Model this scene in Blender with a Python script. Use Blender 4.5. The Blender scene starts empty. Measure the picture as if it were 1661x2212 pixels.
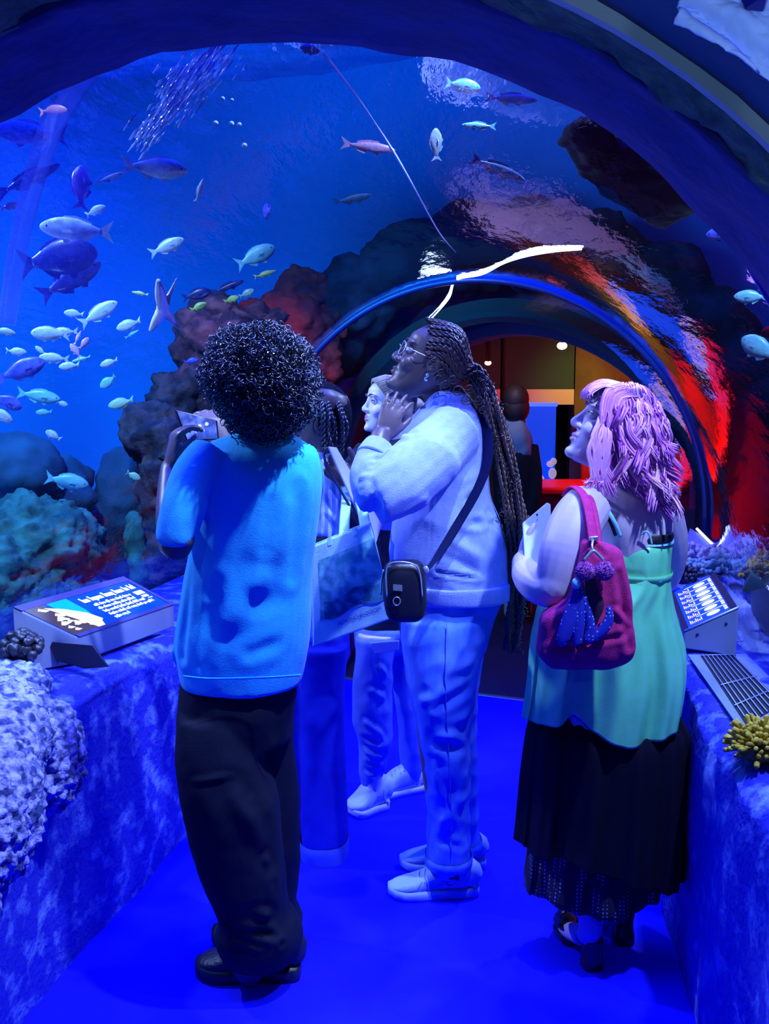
import bpy, bmesh, math, random
import numpy as np
from mathutils import Vector, Matrix, Euler, noise

random.seed(7)
SC = bpy.context.scene
COL = SC.collection
PI = math.pi

# ---------------------------------------------------------------- camera
CAM_Z, FPX, PITCH = 1.55, 2100.0, math.radians(7.49)
IW, IH = 1661.0, 2212.0
cam_data = bpy.data.cameras.new('camera')
cam = bpy.data.objects.new('camera', cam_data)
COL.objects.link(cam)
cam.location = (0, 0, CAM_Z)
cam.rotation_euler = (PI / 2 - PITCH, 0, 0)
cam_data.sensor_fit = 'HORIZONTAL'
cam_data.sensor_width = 36.0
cam_data.lens = FPX / IW * 36.0
cam_data.clip_start = 0.02
SC.camera = cam

# ---------------------------------------------------------------- view, world
SC.view_settings.view_transform = 'Standard'
SC.view_settings.look = 'None'
SC.view_settings.gamma = 1.0
SC.view_settings.exposure = 0.0
try:
    SC.view_settings.use_curve_mapping = False
except Exception:
    pass
SC.cycles.caustics_reflective = False
SC.cycles.caustics_refractive = False
SC.cycles.max_bounces = 7
SC.cycles.transparent_max_bounces = 16
W = bpy.data.worlds.new('world')
SC.world = W
W.use_nodes = True
W.node_tree.nodes['Background'].inputs[0].default_value = (0.0, 0.01, 0.2, 1)
W.node_tree.nodes['Background'].inputs[1].default_value = 0.3

# ---------------------------------------------------------------- lights
def aim(o, target):
    d = Vector(target) - o.location
    o.rotation_euler = d.to_track_quat('-Z', 'Y').to_euler()

def area(name, loc, target, size, color, watts, size_y=None, spread=180):
    l = bpy.data.lights.new(name, 'AREA')
    l.energy, l.color, l.size = watts, color, size
    l.spread = math.radians(spread)
    if size_y:
        l.shape = 'RECTANGLE'; l.size_y = size_y
    o = bpy.data.objects.new(name, l); COL.objects.link(o)
    o.location = loc; aim(o, target)
    o.visible_glossy = True
    return o

def spot(name, loc, target, color, watts, angle=50, blend=0.4, radius=0.05):
    l = bpy.data.lights.new(name, 'SPOT')
    l.energy, l.color = watts, color
    l.spot_size, l.spot_blend, l.shadow_soft_size = math.radians(angle), blend, radius
    o = bpy.data.objects.new(name, l); COL.objects.link(o)
    o.location = loc; aim(o, target)
    return o

KEY = (0.40, 0.56, 1.0)
BLUE = (0.0, 0.012, 1.0)
# lamps over the water that shine down through the acrylic; two added fills end the list
spot('key_lamp', (0.50, 2.02, 3.15), (-0.36, 2.36, 1.15), KEY, 540, 42, 0.6, 0.035)
spot('top_lamp', (0.42, 2.95, 3.2), (0.25, 2.85, 1.0), KEY, 135, 66, 0.6, 0.05)
spot('side_lamp', (1.02, 1.62, 2.75), (0.62, 2.45, 0.95), KEY, 290, 46, 0.6, 0.04)
spot('rock_lamp', (-0.35, 1.62, 2.6), (-0.95, 2.2, 0.75), (0.5, 0.5, 1.0), 60, 36, 0.7, 0.05)
spot('front_lamp', (-2.05, 3.25, 2.95), (0.3, 2.75, 1.1), (0.42, 0.54, 1.0), 310, 62, 0.5, 0.06)
spot('back_lamp', (1.35, 3.75, 2.9), (0.3, 2.7, 0.8), (0.32, 0.46, 1.0), 260, 80, 0.5, 0.06)
area('blue_flood', (0.1, 2.8, 3.05), (0.1, 2.8, 0), 3.0, BLUE, 85, 4.0, 70)
area('blue_fill_low', (-0.2, 0.25, 2.0), (0.1, 2.6, 0.4), 1.2, (0.0, 0.0, 1.0), 3)  # unseen low fill added to lift the shadows
spot('arch_fill', (0.1, 0.55, 1.75), (0.3, 1.2, 2.05), (0.35, 0.75, 0.8), 3.0, 150, 0.8, 0.05)  # unseen spot added to brighten the near arch's stone band
# tank lamps and unseen fills added in the tank
spot('fish_lamp', (-1.15, 2.35, 3.25), (-1.65, 3.7, 1.5), (0.32, 0.60, 1.0), 330, 90, 0.7, 0.1)  # unseen light added to brighten the fish from above
spot('fish_lamp', (-2.0, 2.0, 1.45), (-0.95, 3.0, 2.0), (0.34, 0.62, 1.0), 60, 75, 0.8, 0.1)  # unseen low light added to brighten the fish from the side
spot('tank_lamp', (-2.6, 4.2, 3.2), (-3.2, 5.2, 0.9), (0.02, 0.40, 1.0), 290, 150, 0.9, 0.3)
spot('tank_lamp', (-2.0, 2.2, 3.2), (-2.6, 3.8, 1.2), (0.06, 0.46, 1.0), 240, 130, 0.9, 0.3)
area('end_wall_fill', (-0.6, 4.3, 2.35), (-0.2, 5.6, 3.0), 1.6, (0.02, 0.42, 1.0), 42, 0.4)  # unseen fill added to brighten the end wall and water surface
spot('tank_lamp', (2.4, 3.6, 3.2), (2.9, 4.3, 1.0), (0.02, 0.18, 1.0), 75, 140, 0.9, 0.3)
spot('reef_red_lamp', (-0.9, 4.0, 2.6), (-0.75, 5.5, 1.55), (1.0, 0.02, 0.04), 90, 36, 0.7, 0.1)

# ---------------------------------------------------------------- measuring helpers
CT, ST = math.cos(PITCH), math.sin(PITCH)

def ray(px, py):
    cx, cy = (px - IW / 2) / FPX, (IH / 2 - py) / FPX
    return Vector((cx, CT + cy * ST, -ST + cy * CT))

def P(px, py, d):
    """world point seen at a photo pixel, at distance d along world Y"""
    r = ray(px, py)
    return Vector((0, 0, CAM_Z)) + r * (d / r.y)

def PZ(px, py, z):
    r = ray(px, py)
    return Vector((0, 0, CAM_Z)) + r * ((z - CAM_Z) / r.z)

def pm(d, z=1.2):
    """metres per photo pixel at distance d"""
    return (d * CT - (z - CAM_Z) * ST) / FPX

# the walkway's centre line bends gently to the right
def xc(d):
    t = d - 1.5
    return -0.15 + 0.05 * t + 0.0375 * t * t

def slope(d):
    return 0.05 + 0.075 * (d - 1.5)

def path(d, off, z):
    a = math.atan(slope(d))
    return Vector((xc(d) + off * math.cos(a), d - off * math.sin(a), z))

AZ = 0.93
def acr(d):
    return 1.13 if d < 4.75 else 1.13 - 0.15 * min(1, (d - 4.75) / 0.75)

def inside(p):
    d = p.y
    a = math.atan(slope(d))
    o = (p.x - xc(d)) * math.cos(a)
    d2 = d + o * math.sin(a)
    o = (p.x - xc(d2)) / math.cos(math.atan(slope(d2)))
    r = acr(d2)
    if p.z < AZ:
        return abs(o) < r
    return o * o + (p.z - AZ) ** 2 < r * r

def Q(px, py, off):
    """point in the water: where the ray leaves the acrylic, then off metres on"""
    r = ray(px, py); o = Vector((0, 0, CAM_Z))
    s = 1.2
    while s < 6.2 and inside(o + r * s):
        s += 0.02
    return o + r * (s + off)

# ---------------------------------------------------------------- mesh helpers
class MB:
    def __init__(self):
        self.v, self.f, self.mi = [], [], []
    def add(self, vs, fs, m=0):
        b = len(self.v)
        self.v.extend(tuple(x) for x in vs)
        for f in fs:
            self.f.append(tuple(i + b for i in f)); self.mi.append(m)
        return self
    def tube(self, pts, rad, n=10, ref=None, caps=True, m=0, sup=2.0, closed=False):
        pts = [Vector(p) for p in pts]
        if not isinstance(rad, list):
            rad = [rad] * len(pts)
        N = len(pts)
        vs, fs = [], []
        prev = None
        for i, p in enumerate(pts):
            if closed:
                t = pts[(i + 1) % N] - pts[i - 1]
            else:
                t = pts[min(i + 1, N - 1)] - pts[max(i - 1, 0)]
            if t.length < 1e-9: t = Vector((0, 0, 1))
            t.normalize()
            if ref is not None:
                u = Vector(ref) - t * t.dot(Vector(ref))
            elif prev is not None:
                u = prev - t * t.dot(prev)
            else:
                u = Vector((1, 0, 0)) if abs(t.x) < 0.8 else Vector((0, 1, 0))
                u = u - t * t.dot(u)
            if u.length < 1e-6:
                u = t.orthogonal()
            u.normalize(); prev = u
            w = t.cross(u)
            r = rad[i]
            a, b = (r, r) if not isinstance(r, (tuple, list)) else (r[0], r[1])
            for k in range(n):
                th = 2 * PI * k / n
                c, s = math.cos(th), math.sin(th)
                if sup != 2.0:
                    c = math.copysign(abs(c) ** (2 / sup), c); s = math.copysign(abs(s) ** (2 / sup), s)
                vs.append(p + u * (a * c) + w * (b * s))
        for i in range(N if closed else N - 1):
            j = (i + 1) % N
            for k in range(n):
                k2 = (k + 1) % n
                fs.append((i * n + k, i * n + k2, j * n + k2, j * n + k))
        if caps and not closed:
            fs.append(tuple(range(n - 1, -1, -1)))
            fs.append(tuple((N - 1) * n + k for k in range(n)))
        return self.add(vs, fs, m)
    def smooth_tube(self, pts, rad, n=10, k=4, **kw):
        p2, r2 = spline(pts, rad, k)
        return self.tube(p2, r2, n, **kw)
    def ell(self, c, r, rot=None, nu=16, nv=10, m=0):
        c = Vector(c)
        if not isinstance(r, (tuple, list)): r = (r, r, r)
        R = rot.to_matrix() if rot is not None and hasattr(rot, 'to_matrix') else rot
        vs = [Vector((0, 0, -r[2]))]
        for j in range(1, nv):
            ph = -PI / 2 + PI * j / nv
            for i in range(nu):
                th = 2 * PI * i / nu
                vs.append(Vector((r[0] * math.cos(ph) * math.cos(th), r[1] * math.cos(ph) * math.sin(th), r[2] * math.sin(ph))))
        vs.append(Vector((0, 0, r[2])))
        if R is not None: vs = [R @ v for v in vs]
        vs = [v + c for v in vs]
        fs = []
        for i in range(nu):
            fs.append((0, 1 + (i + 1) % nu, 1 + i))
        for j in range(nv - 2):
            for i in range(nu):
                a = 1 + j * nu
                fs.append((a + i, a + (i + 1) % nu, a + nu + (i + 1) % nu, a + nu + i))
        a = 1 + (nv - 2) * nu
        for i in range(nu):
            fs.append((a + i, a + (i + 1) % nu, len(vs) - 1))
        return self.add(vs, fs, m)
    def box(self, c, s, rot=None, m=0):
        c = Vector(c)
        R = rot.to_matrix() if rot is not None and hasattr(rot, 'to_matrix') else rot
        vs = []
        for x in (-1, 1):
            for y in (-1, 1):
                for z in (-1, 1):
                    v = Vector((x * s[0] / 2, y * s[1] / 2, z * s[2] / 2))
                    if R is not None: v = R @ v
                    vs.append(c + v)
        return self.add(vs, [(0, 1, 3, 2), (4, 6, 7, 5), (0, 4, 5, 1), (2, 3, 7, 6), (0, 2, 6, 4), (1, 5, 7, 3)], m)
    def slab(self, quad, thick, m=0):
        """polygon in space given a thickness along its normal"""
        q = [Vector(p) for p in quad]
        nrm = (q[1] - q[0]).cross(q[2] - q[0]).normalized() * thick
        n = len(q)
        vs = q + [p - nrm for p in q]
        fs = [tuple(range(n)), tuple(range(2 * n - 1, n - 1, -1))]
        for i in range(n):
            j = (i + 1) % n
            fs.append((i, i + n, j + n, j))
        return self.add(vs, fs, m)
    def grid(self, fn, nu, nv, m=0, cu=False):
        cu = bool(cu)
        vs = [fn(i / (nu - (0 if cu else 1)), j / (nv - 1)) for j in range(nv) for i in range(nu)]
        fs = []
        for j in range(nv - 1):
            for i in range(nu if cu else nu - 1):
                i2 = (i + 1) % nu
                fs.append((j * nu + i, j * nu + i2, (j + 1) * nu + i2, (j + 1) * nu + i))
        return self.add(vs, fs, m)
    def tf(self, M):
        self.v = [tuple(M @ Vector(v)) for v in self.v]
        return self
    def warp(self, fn):
        self.v = [tuple(fn(Vector(v))) for v in self.v]
        return self

def spline(pts, rad, k=4):
    """Catmull-Rom resampling of points and radii"""
    pts = [Vector(p) for p in pts]
    if not isinstance(rad, list): rad = [rad] * len(pts)
    R = [r if isinstance(r, (tuple, list)) else (r, r) for r in rad]
    N = len(pts); op, orr = [], []
    def cr(a, b, c, d, t):
        return 0.5 * ((2 * b) + (c - a) * t + (2 * a - 5 * b + 4 * c - d) * t * t + (3 * b - a - 3 * c + d) * t ** 3)
    for i in range(N - 1):
        a, b, c, d = max(i - 1, 0), i, i + 1, min(i + 2, N - 1)
        for s in range(k):
            t = s / k
            op.append(cr(pts[a], pts[b], pts[c], pts[d], t))
            orr.append(tuple(max(1e-4, cr(R[a][q], R[b][q], R[c][q], R[d][q], t)) for q in (0, 1)))
    op.append(pts[-1]); orr.append(R[-1])
    return op, orr

def mesh_from(mb, name):
    me = bpy.data.meshes.new(name)
    me.from_pydata(mb.v, [], mb.f)
    if any(mb.mi):
        me.polygons.foreach_set('material_index', mb.mi)
    me.update()
    return me

def obj(name, mb, mats, parent=None, smooth=True, flip=False):
    me = mesh_from(mb, name)
    bm = bmesh.new(); bm.from_mesh(me)
    if not flip == 'keep':
        bmesh.ops.recalc_face_normals(bm, faces=bm.faces)
    bm.to_mesh(me); bm.free()
    if smooth:
        me.polygons.foreach_set('use_smooth', [True] * len(me.polygons))
    for m in (mats if isinstance(mats, (list, tuple)) else [mats]):
        me.materials.append(m)
    o = bpy.data.objects.new(name, me)
    COL.objects.link(o)
    if parent is not None:
        o.parent = parent
        if parent.type == 'EMPTY':
            o.matrix_parent_inverse = Matrix.Translation(-parent.location)
    return o

def sharp(o, deg=35):
    me = o.data
    try:
        me.set_sharp_from_angle(angle=math.radians(deg))
    except Exception:
        pass
    return o

def bevel(o, w=0.003, seg=2):
    m = o.modifiers.new('bevel', 'BEVEL'); m.width = w; m.segments = seg; m.limit_method = 'ANGLE'
    return sharp(o)

def fuse(mb, voxel=0.008, smooth=4, disp=None, factor=0.5):
    """melt overlapping shapes into one continuous surface"""
    me = mesh_from(mb, 'melt')
    o = bpy.data.objects.new('melt', me); COL.objects.link(o)
    r = o.modifiers.new('r', 'REMESH'); r.mode = 'VOXEL'; r.voxel_size = voxel; r.adaptivity = 0
    if smooth:
        s = o.modifiers.new('s', 'SMOOTH'); s.factor = factor; s.iterations = smooth
    dg = bpy.context.evaluated_depsgraph_get()
    ev = o.evaluated_get(dg)
    m2 = ev.to_mesh()
    n = len(m2.vertices)
    co = np.empty(n * 3, 'f'); m2.vertices.foreach_get('co', co); co = co.reshape(-1, 3)
    no = np.empty(n * 3, 'f'); m2.vertices.foreach_get('normal', no); no = no.reshape(-1, 3)
    fs = [tuple(p.vertices) for p in m2.polygons]
    ev.to_mesh_clear()
    bpy.data.objects.remove(o); bpy.data.meshes.remove(me)
    out = MB()
    if disp is not None:
        out.v = [tuple(Vector(c) + Vector(nn) * disp(Vector(c), Vector(nn))) for c, nn in zip(co, no)]
    else:
        out.v = [tuple(c) for c in co.tolist()]
    out.f = fs; out.mi = [0] * len(fs)
    return out

def tag(o, label=None, cat=None, group=None, kind=None):
    if label: o['label'] = label
    if cat: o['category'] = cat
    if group: o['group'] = group
    if kind: o['kind'] = kind
    return o

def thing(name, label, cat, loc=(0, 0, 0), group=None):
    o = bpy.data.objects.new(name, None); COL.objects.link(o)
    o.location = loc; o.empty_display_size = 0.05
    return tag(o, label, cat, group)

def struct(name, mb, mats, **kw):
    o = obj(name, mb, mats, **kw)
    o['kind'] = 'structure'
    return o

def fbm(p, octv=4, H=0.9, lac=2.1):
    return noise.fractal(Vector(p), H, lac, octv)

# ---------------------------------------------------------------- materials
def mat(name, col, rough=0.6, col2=None, nscale=8.0, lo=0.4, hi=0.6, bump=0.0, bscale=40.0, metal=0.0, spec=0.5,
        emit=None, estr=0.0, sheen=0.0, stretch=None, detail=4.0, vor=False, sss=0.0, alpha=1.0, coat=0.0):
    m = bpy.data.materials.new(name); m.use_nodes = True
    nt = m.node_tree; N = nt.nodes; L = nt.links
    b = N['Principled BSDF']
    b.inputs['Base Color'].default_value = (*col, 1)
    b.inputs['Roughness'].default_value = rough
    b.inputs['Metallic'].default_value = metal
    b.inputs['Specular IOR Level'].default_value = spec
    b.inputs['Alpha'].default_value = alpha
    b.inputs['Coat Weight'].default_value = coat
    if sheen: 
        b.inputs['Sheen Weight'].default_value = sheen
    if emit is not None:
        b.inputs['Emission Color'].default_value = (*emit, 1); b.inputs['Emission Strength'].default_value = estr
    tc = N.new('ShaderNodeTexCoord')
    src = tc.outputs['Object']
    if stretch:
        mp = N.new('ShaderNodeMapping'); mp.inputs['Scale'].default_value = stretch
        L.new(src, mp.inputs['Vector']); src = mp.outputs['Vector']
    if col2 is not None:
        tx = N.new('ShaderNodeTexVoronoi' if vor else 'ShaderNodeTexNoise')
        tx.inputs['Scale'].default_value = nscale
        if not vor: tx.inputs['Detail'].default_value = detail
        L.new(src, tx.inputs['Vector'])
        cr = N.new('ShaderNodeValToRGB')
        cr.color_ramp.elements[0].position = lo; cr.color_ramp.elements[1].position = hi
        cr.color_ramp.elements[0].color = (*col, 1); cr.color_ramp.elements[1].color = (*col2, 1)
        L.new(tx.outputs[0], cr.inputs['Fac']); L.new(cr.outputs['Color'], b.inputs['Base Color'])
    if bump:
        t2 = N.new('ShaderNodeTexNoise'); t2.inputs['Scale'].default_value = bscale; t2.inputs['Detail'].default_value = 5
        L.new(src, t2.inputs['Vector'])
        bp = N.new('ShaderNodeBump'); bp.inputs['Strength'].default_value = bump; bp.inputs['Distance'].default_value = 0.01
        L.new(t2.outputs[0], bp.inputs['Height']); L.new(bp.outputs['Normal'], b.inputs['Normal'])
    return m

# ================================================================ SETTING
M_floor = mat('floor_vinyl', (0.003, 0.002, 0.85), 0.62, (0.01, 0.01, 0.95), 3.0, 0.35, 0.7, bump=0.05, bscale=60, spec=0.15)
M_dark_floor = mat('dark_carpet', (0.004, 0.004, 0.05), 0.9)
M_metal_strip = mat('threshold_metal', (0.25, 0.3, 0.35), 0.45, metal=0.6)
M_stone = mat('cast_rock', (0.012, 0.018, 0.50), 0.8, (0.22, 0.34, 0.80), 16, 0.50, 0.74, bump=0.9, bscale=55, detail=8)
M_ledge = mat('ledge_rock', (0.20, 0.26, 0.62), 0.75, (0.36, 0.46, 0.80), 14, 0.35, 0.7, bump=0.6, bscale=70, detail=8)
M_lining = mat('painted_lining', (0.006, 0.006, 0.16), 0.75, (0.012, 0.02, 0.26), 12, 0.4, 0.75, bump=0.5, bscale=35, stretch=(1, 1, 1))
M_arch_stone = mat('arch_stone', (0.05, 0.10, 0.07), 0.9, (0.14, 0.22, 0.15), 30, 0.4, 0.72, bump=1.0, bscale=60, detail=6)
M_trim = mat('pale_trim', (0.38, 0.40, 0.42), 0.5)
M_slate = mat('slate_paint', (0.015, 0.06, 0.16), 0.7, bump=0.1)
M_black = mat('black_paint', (0.004, 0.004, 0.012), 0.8)
M_portal = mat('portal_paint', (0.006, 0.006, 0.02), 0.55)

# ---- floor
TH = lambda x: 4.93 - 0.40 * (x + 0.0)       # far edge of the blue vinyl, square to the bent walkway
mb = MB()
mb.grid(lambda u, v: Vector((-1.35 + 2.9 * u, -0.6 + (TH(-1.35 + 2.9 * u) + 0.6) * v, 0)), 12, 24)
struct('floor', mb, M_floor)
mb = MB()
mb.grid(lambda u, v: Vector((-2.2 + 6.4 * u, TH(-2.2 + 6.4 * u) + (11 - TH(-2.2 + 6.4 * u)) * v, -0.002)), 8, 8)
struct('floor_dark', mb, M_dark_floor)
mb = MB()
a, b = Vector((-0.6, TH(-0.6), 0.0)), Vector((1.5, TH(1.5), 0.0))
mb.tube([a, b], (0.02, 0.004), 8, ref=(0.4, 1, 0))
struct('trim_threshold', mb, M_metal_strip)

# ---- parapets on both sides of the walkway
def lin(d, pts):
    for (a, x), (b, y) in zip(pts, pts[1:]):
        if d <= b:
            t = max(0, min(1, (d - a) / (b - a))); return x + (y - x) * t
    return pts[-1][1]
L_IN = [(0.6, -0.82), (2.19, -0.785), (2.7, -0.74), (3.13, -0.70), (4.0, -0.70), (5.4, -0.80)]
R_IN = [(0.6, 0.80), (2.34, 0.855), (3.2, 0.86), (4.2, 0.86), (5.4, 0.88)]

def parapet(side, pts, top):
    prof = [(0, 0.0), (0, 0.12), (0.0, 0.25), (0.0, 0.4), (0, 0.52), (0.0, 0.62), (0.012, 0.69), (0.045, 0.725), (0.10, 0.735),
            (0.2, 0.74), (0.3, 0.742), (0.42, 0.74), (0.42, 0.3)]
    pp = []
    for (a, b) in zip(prof, prof[1:]):
        for k in range(5):
            t = k / 5; pp.append((a[0] + (b[0] - a[0]) * t, a[1] + (b[1] - a[1]) * t))
    pp.append(prof[-1])
    def fn(u, v):
        d = 0.7 + 4.75 * v
        o, z = pp[min(len(pp) - 1, int(round(u * (len(pp) - 1))))]
        z = z / 0.74 * top
        base = lin(d, pts)
        oo = base + side * o
        amp = 0.022 if z < top * 0.94 else 0.006
        p = path(d, oo, z)
        n1 = fbm((d * 2.2 + side * 9, z * 0.9, 3.1 * side), 3)
        n2 = fbm((d * 9, z * 6, 1.7), 3)
        k = (n1 * 1.0 + n2 * 0.25) * amp
        if o < 0.06:
            return path(d, oo + side * (k - 0.012 * (1 - z / top) * 0), z)
        if o > 0.4: return p
        return p + Vector((0, 0, k))
    mb = MB(); mb.grid(fn, len(pp), 180)
    return mb
struct('wall_left', parapet(-1, L_IN, 0.715), M_stone)
struct('wall_right', parapet(1, R_IN, 0.745), M_stone)

# ---- acrylic tunnel
M_acr = bpy.data.materials.new('acrylic'); M_acr.use_nodes = True
nt = M_acr.node_tree; N = nt.nodes; L = nt.links
for n in list(N):
    if n.type != 'OUTPUT_MATERIAL': N.remove(n)
out = [n for n in N if n.type == 'OUTPUT_MATERIAL'][0]
tr = N.new('ShaderNodeBsdfTransparent'); tr.inputs[0].default_value = (0.90, 0.95, 1.0, 1)
gl = N.new('ShaderNodeBsdfGlossy'); gl.inputs['Roughness'].default_value = 0.035; gl.inputs[0].default_value = (0.95, 0.95, 1, 1)
mx = N.new('ShaderNodeMixShader')
fr = N.new('ShaderNodeFresnel'); fr.inputs['IOR'].default_value = 1.49
mu = N.new('ShaderNodeMath'); mu.operation = 'MULTIPLY'; mu.use_clamp = True; mu.inputs[1].default_value = 2.0
tc = N.new('ShaderNodeTexCoord'); mp = N.new('ShaderNodeMapping'); mp.inputs['Scale'].default_value = (5, 1.1, 5)
tx = N.new('ShaderNodeTexNoise'); tx.inputs['Scale'].default_value = 2.2; tx.inputs['Detail'].default_value = 5
bp = N.new('ShaderNodeBump'); bp.inputs['Strength'].default_value = 0.26; bp.inputs['Distance'].default_value = 0.02
L.new(tc.outputs['Object'], mp.inputs[0]); L.new(mp.outputs[0], tx.inputs[0]); L.new(tx.outputs[0], bp.inputs['Height'])
L.new(bp.outputs[0], gl.inputs['Normal'])
L.new(fr.outputs[0], mu.inputs[0]); L.new(mu.outputs[0], mx.inputs[0])
L.new(tr.outputs[0], mx.inputs[1]); L.new(gl.outputs[0], mx.inputs[2]); L.new(mx.outputs[0], out.inputs[0])

def acr_pt(u, d, r):
    """u 0..1 from the left foot over the crown to the right foot"""
    zf, hs = 0.55, AZ - 0.55
    arc = PI * r; tot = arc + 2 * hs
    s = u * tot
    if s < hs: return path(d, -r, zf + s)
    if s > tot - hs: return path(d, r, zf + tot - s)
    a = PI - (s - hs) / r
    return path(d, r * math.cos(a), AZ + r * math.sin(a))
mb = MB()
mb.grid(lambda u, v: acr_pt(u, 1.5 + 4.0 * v, acr(1.5 + 4.0 * v)), 73, 61)
o = struct('window_1', mb, M_acr, flip='keep')
# faces must look inwards
me = o.data
if (Vector(me.polygons[40].normal).dot(path(2, 0, 1) - me.polygons[40].center)) < 0:
    me.flip_normals()

# ---- arch rings: solid bands that follow the tunnel's section
def ring(d0, d1, rin, rout, zc, jit=0.0, seed=0.0, n=72, zf=-0.0, sc=6.0):
    mb = MB()
    ds = [d0 + (d1 - d0) * i / 8 for i in range(9)]
    sec = [(d, rin) for d in ds] + [(d1, rin + (rout - rin) * k / 3) for k in (1, 2, 3)] + [(d, rout) for d in reversed(ds[:-1])] + [(d0, rin + (rout - rin) * k / 3) for k in (2, 1)]
    def fn(u, v):
        i = int(round(u * len(sec))) % len(sec)
        d, r = sec[i]
        a = PI * 1.16 - (PI * 1.32) * v
        dd_ = 0.055 * max(0.0, -math.cos(a)) * (1 if d1 < 1.4 else (d1 - d) / (d1 - d0))
        d = d + dd_
        if jit: r += jit * fbm((math.cos(a) * sc + seed, math.sin(a) * sc, d * sc * 1.5), 4)
        return path(d, r * math.cos(a), zc + r * math.sin(a))
    mb.grid(fn, len(sec), n, cu=True)
    return mb
RC = 1.17
struct('trim_1', ring(1.265, 1.52, 0.885, 1.30, RC, 0.012, 1.0, 110), M_lining)
struct('trim_2', ring(1.155, 1.27, 0.885, 1.30, RC, 0.012, 5.0, 160, sc=22), M_arch_stone)
struct('trim_3', ring(1.14, 1.157, 0.875, 1.30, RC), M_trim)
struct('trim_4', ring(0.98, 1.142, 0.89, 1.30, RC, 0.004), M_slate)
struct('trim_5', ring(0.30, 0.98, 0.97, 1.34, RC), M_black)

# thin rib between two acrylic panels
M_rib = mat('rib_metal', (0.10, 0.16, 0.34), 0.35, metal=0.5, spec=0.6)
mb = MB()
pts = [acr_pt(0.02 + 0.96 * i / 60, 4.78, 1.115) for i in range(61)]
mb.tube(pts, (0.026, 0.014), 10, ref=(0.27, 0.96, 0))
struct('trim_6', mb, M_rib)

# seam line along the crown of the near panel (ends at a lap joint)
M_seam = mat('seam', (0.35, 0.42, 0.75), 0.4)
mb = MB()
sp = [Q(700, 118, -0.012), Q(775, 215, -0.012), Q(850, 330, -0.012), Q(905, 425, -0.012), Q(950, 505, -0.012), Q(985, 545, -0.012)]
mb.smooth_tube(sp, 0.0022, 6, 5)
struct('trim_7', mb, M_seam)

# portal at the far end: plate with an arched opening
def portal_pt(off, z, dd=0.0):
    return path(5.45 + dd, off, z)
PR, PZC = 0.90, 0.99
mb = MB()
K = 48
def op(a, r):
    return (r * math.cos(a), PZC + r * math.sin(a))
def sect(k, r, dd):
    # the opening reaches further out on the right than on the left
    v = k / K
    rr = r if r > 1.0 else 1.0 + (r - PR) * .2
    if v < 0.15: return portal_pt(-r, PZC * v / 0.15, dd)
    if v > 0.85: return portal_pt(rr, PZC * (1 - v) / 0.15, dd)
    a = PI - PI * (v - 0.15) / 0.7
    c = math.cos(a)
    return portal_pt((r if c < 0 else r + (rr - r) * c) * c, PZC + r * math.sin(a), dd)
secs = [(PR, 0.0), (1.03, 0.0), (1.03, 0.22), (PR + 0.02, 0.22)]
mb.grid(lambda u, v: sect(int(round(v * K)), *secs[int(round(u * 4)) % 4]), 4, K + 1, cu=True)
struct('wall_portal', mb, M_portal, smooth=False)
mb = MB()
mb.grid(lambda u, v: sect(int(round(v * K)), *[(PR - 0.05, 0.3), (PR + 0.25, 0.3), (PR + 0.25, 0.55), (PR - 0.05, 0.55)][int(round(u * 4)) % 4]), 4, K + 1, cu=True)
struct('trim_8', mb, mat('portal_liner', (0.012, 0.012, 0.10), 0.5), smooth=False)

# ---- hall behind the portal
M_hall = mat('hall_dark', (0.010, 0.014, 0.03), 0.8)
M_hall_green = mat('hall_green', (0.01, 0.05, 0.04), 0.8)
M_olive = mat('hall_stone', (0.11, 0.085, 0.02), 0.8, (0.07, 0.05, 0.02), 4, 0.4, 0.6, bump=0.4, bscale=8)
M_redwall = mat('hall_red', (0.55, 0.03, 0.04), 0.7, (0.35, 0.02, 0.03), 3, 0.35, 0.65)
def hall_box(name, c, s, m, rot=0):
    mb = MB(); mb.box(c, s, Euler((0, 0, rot)))
    return struct(name, mb, m, smooth=False)
hall_box('ceiling', (1.8, 9.2, 2.45), (6.4, 4.0, 0.1), M_hall)
hall_box('wall_back', (1.6, 11.0, 1.2), (7.0, 0.1, 2.5), M_hall)
hall_box('wall_hall_left', (-1.6, 9.3, 1.2), (0.1, 3.6, 2.5), M_hall)
hall_box('wall_hall_right', (4.9, 8.7, 1.2), (0.1, 4.6, 2.5), M_redwall)

# ---- tank around the tunnel
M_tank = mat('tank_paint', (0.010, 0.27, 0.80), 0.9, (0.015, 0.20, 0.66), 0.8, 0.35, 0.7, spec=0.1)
M_sand = mat('tank_sand', (0.16, 0.36, 0.62), 0.9, (0.06, 0.2, 0.45), 5, 0.4, 0.62, bump=0.7, bscale=14)
cyl = []
def tank(u, v):
    a = math.radians(215 - 290 * u)
    x, y = 0.3 + 5.2 * math.cos(a), 3.6 + 4.3 * math.sin(a)
    # the wall passes in front of the hall's sides
    return Vector((x, y, -0.1 + 3.7 * v))
def tank_left(u, v):
    pts = [(-1.25, 0.4), (-2.6, 0.7), (-3.9, 1.9), (-4.4, 3.6), (-4.0, 5.4), (-2.9, 6.6), (-1.62, 7.0), (-1.60, 7.4)]
    p, _ = spline([Vector((x, y, 0)) for x, y in pts], 1, 6)
    q = p[int(round(u * (len(p) - 1)))]
    return Vector((q.x, q.y, -0.1 + 3.8 * v))
mb = MB(); mb.grid(tank_left, 43, 8); struct('wall_tank_left', mb, M_tank)
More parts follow.
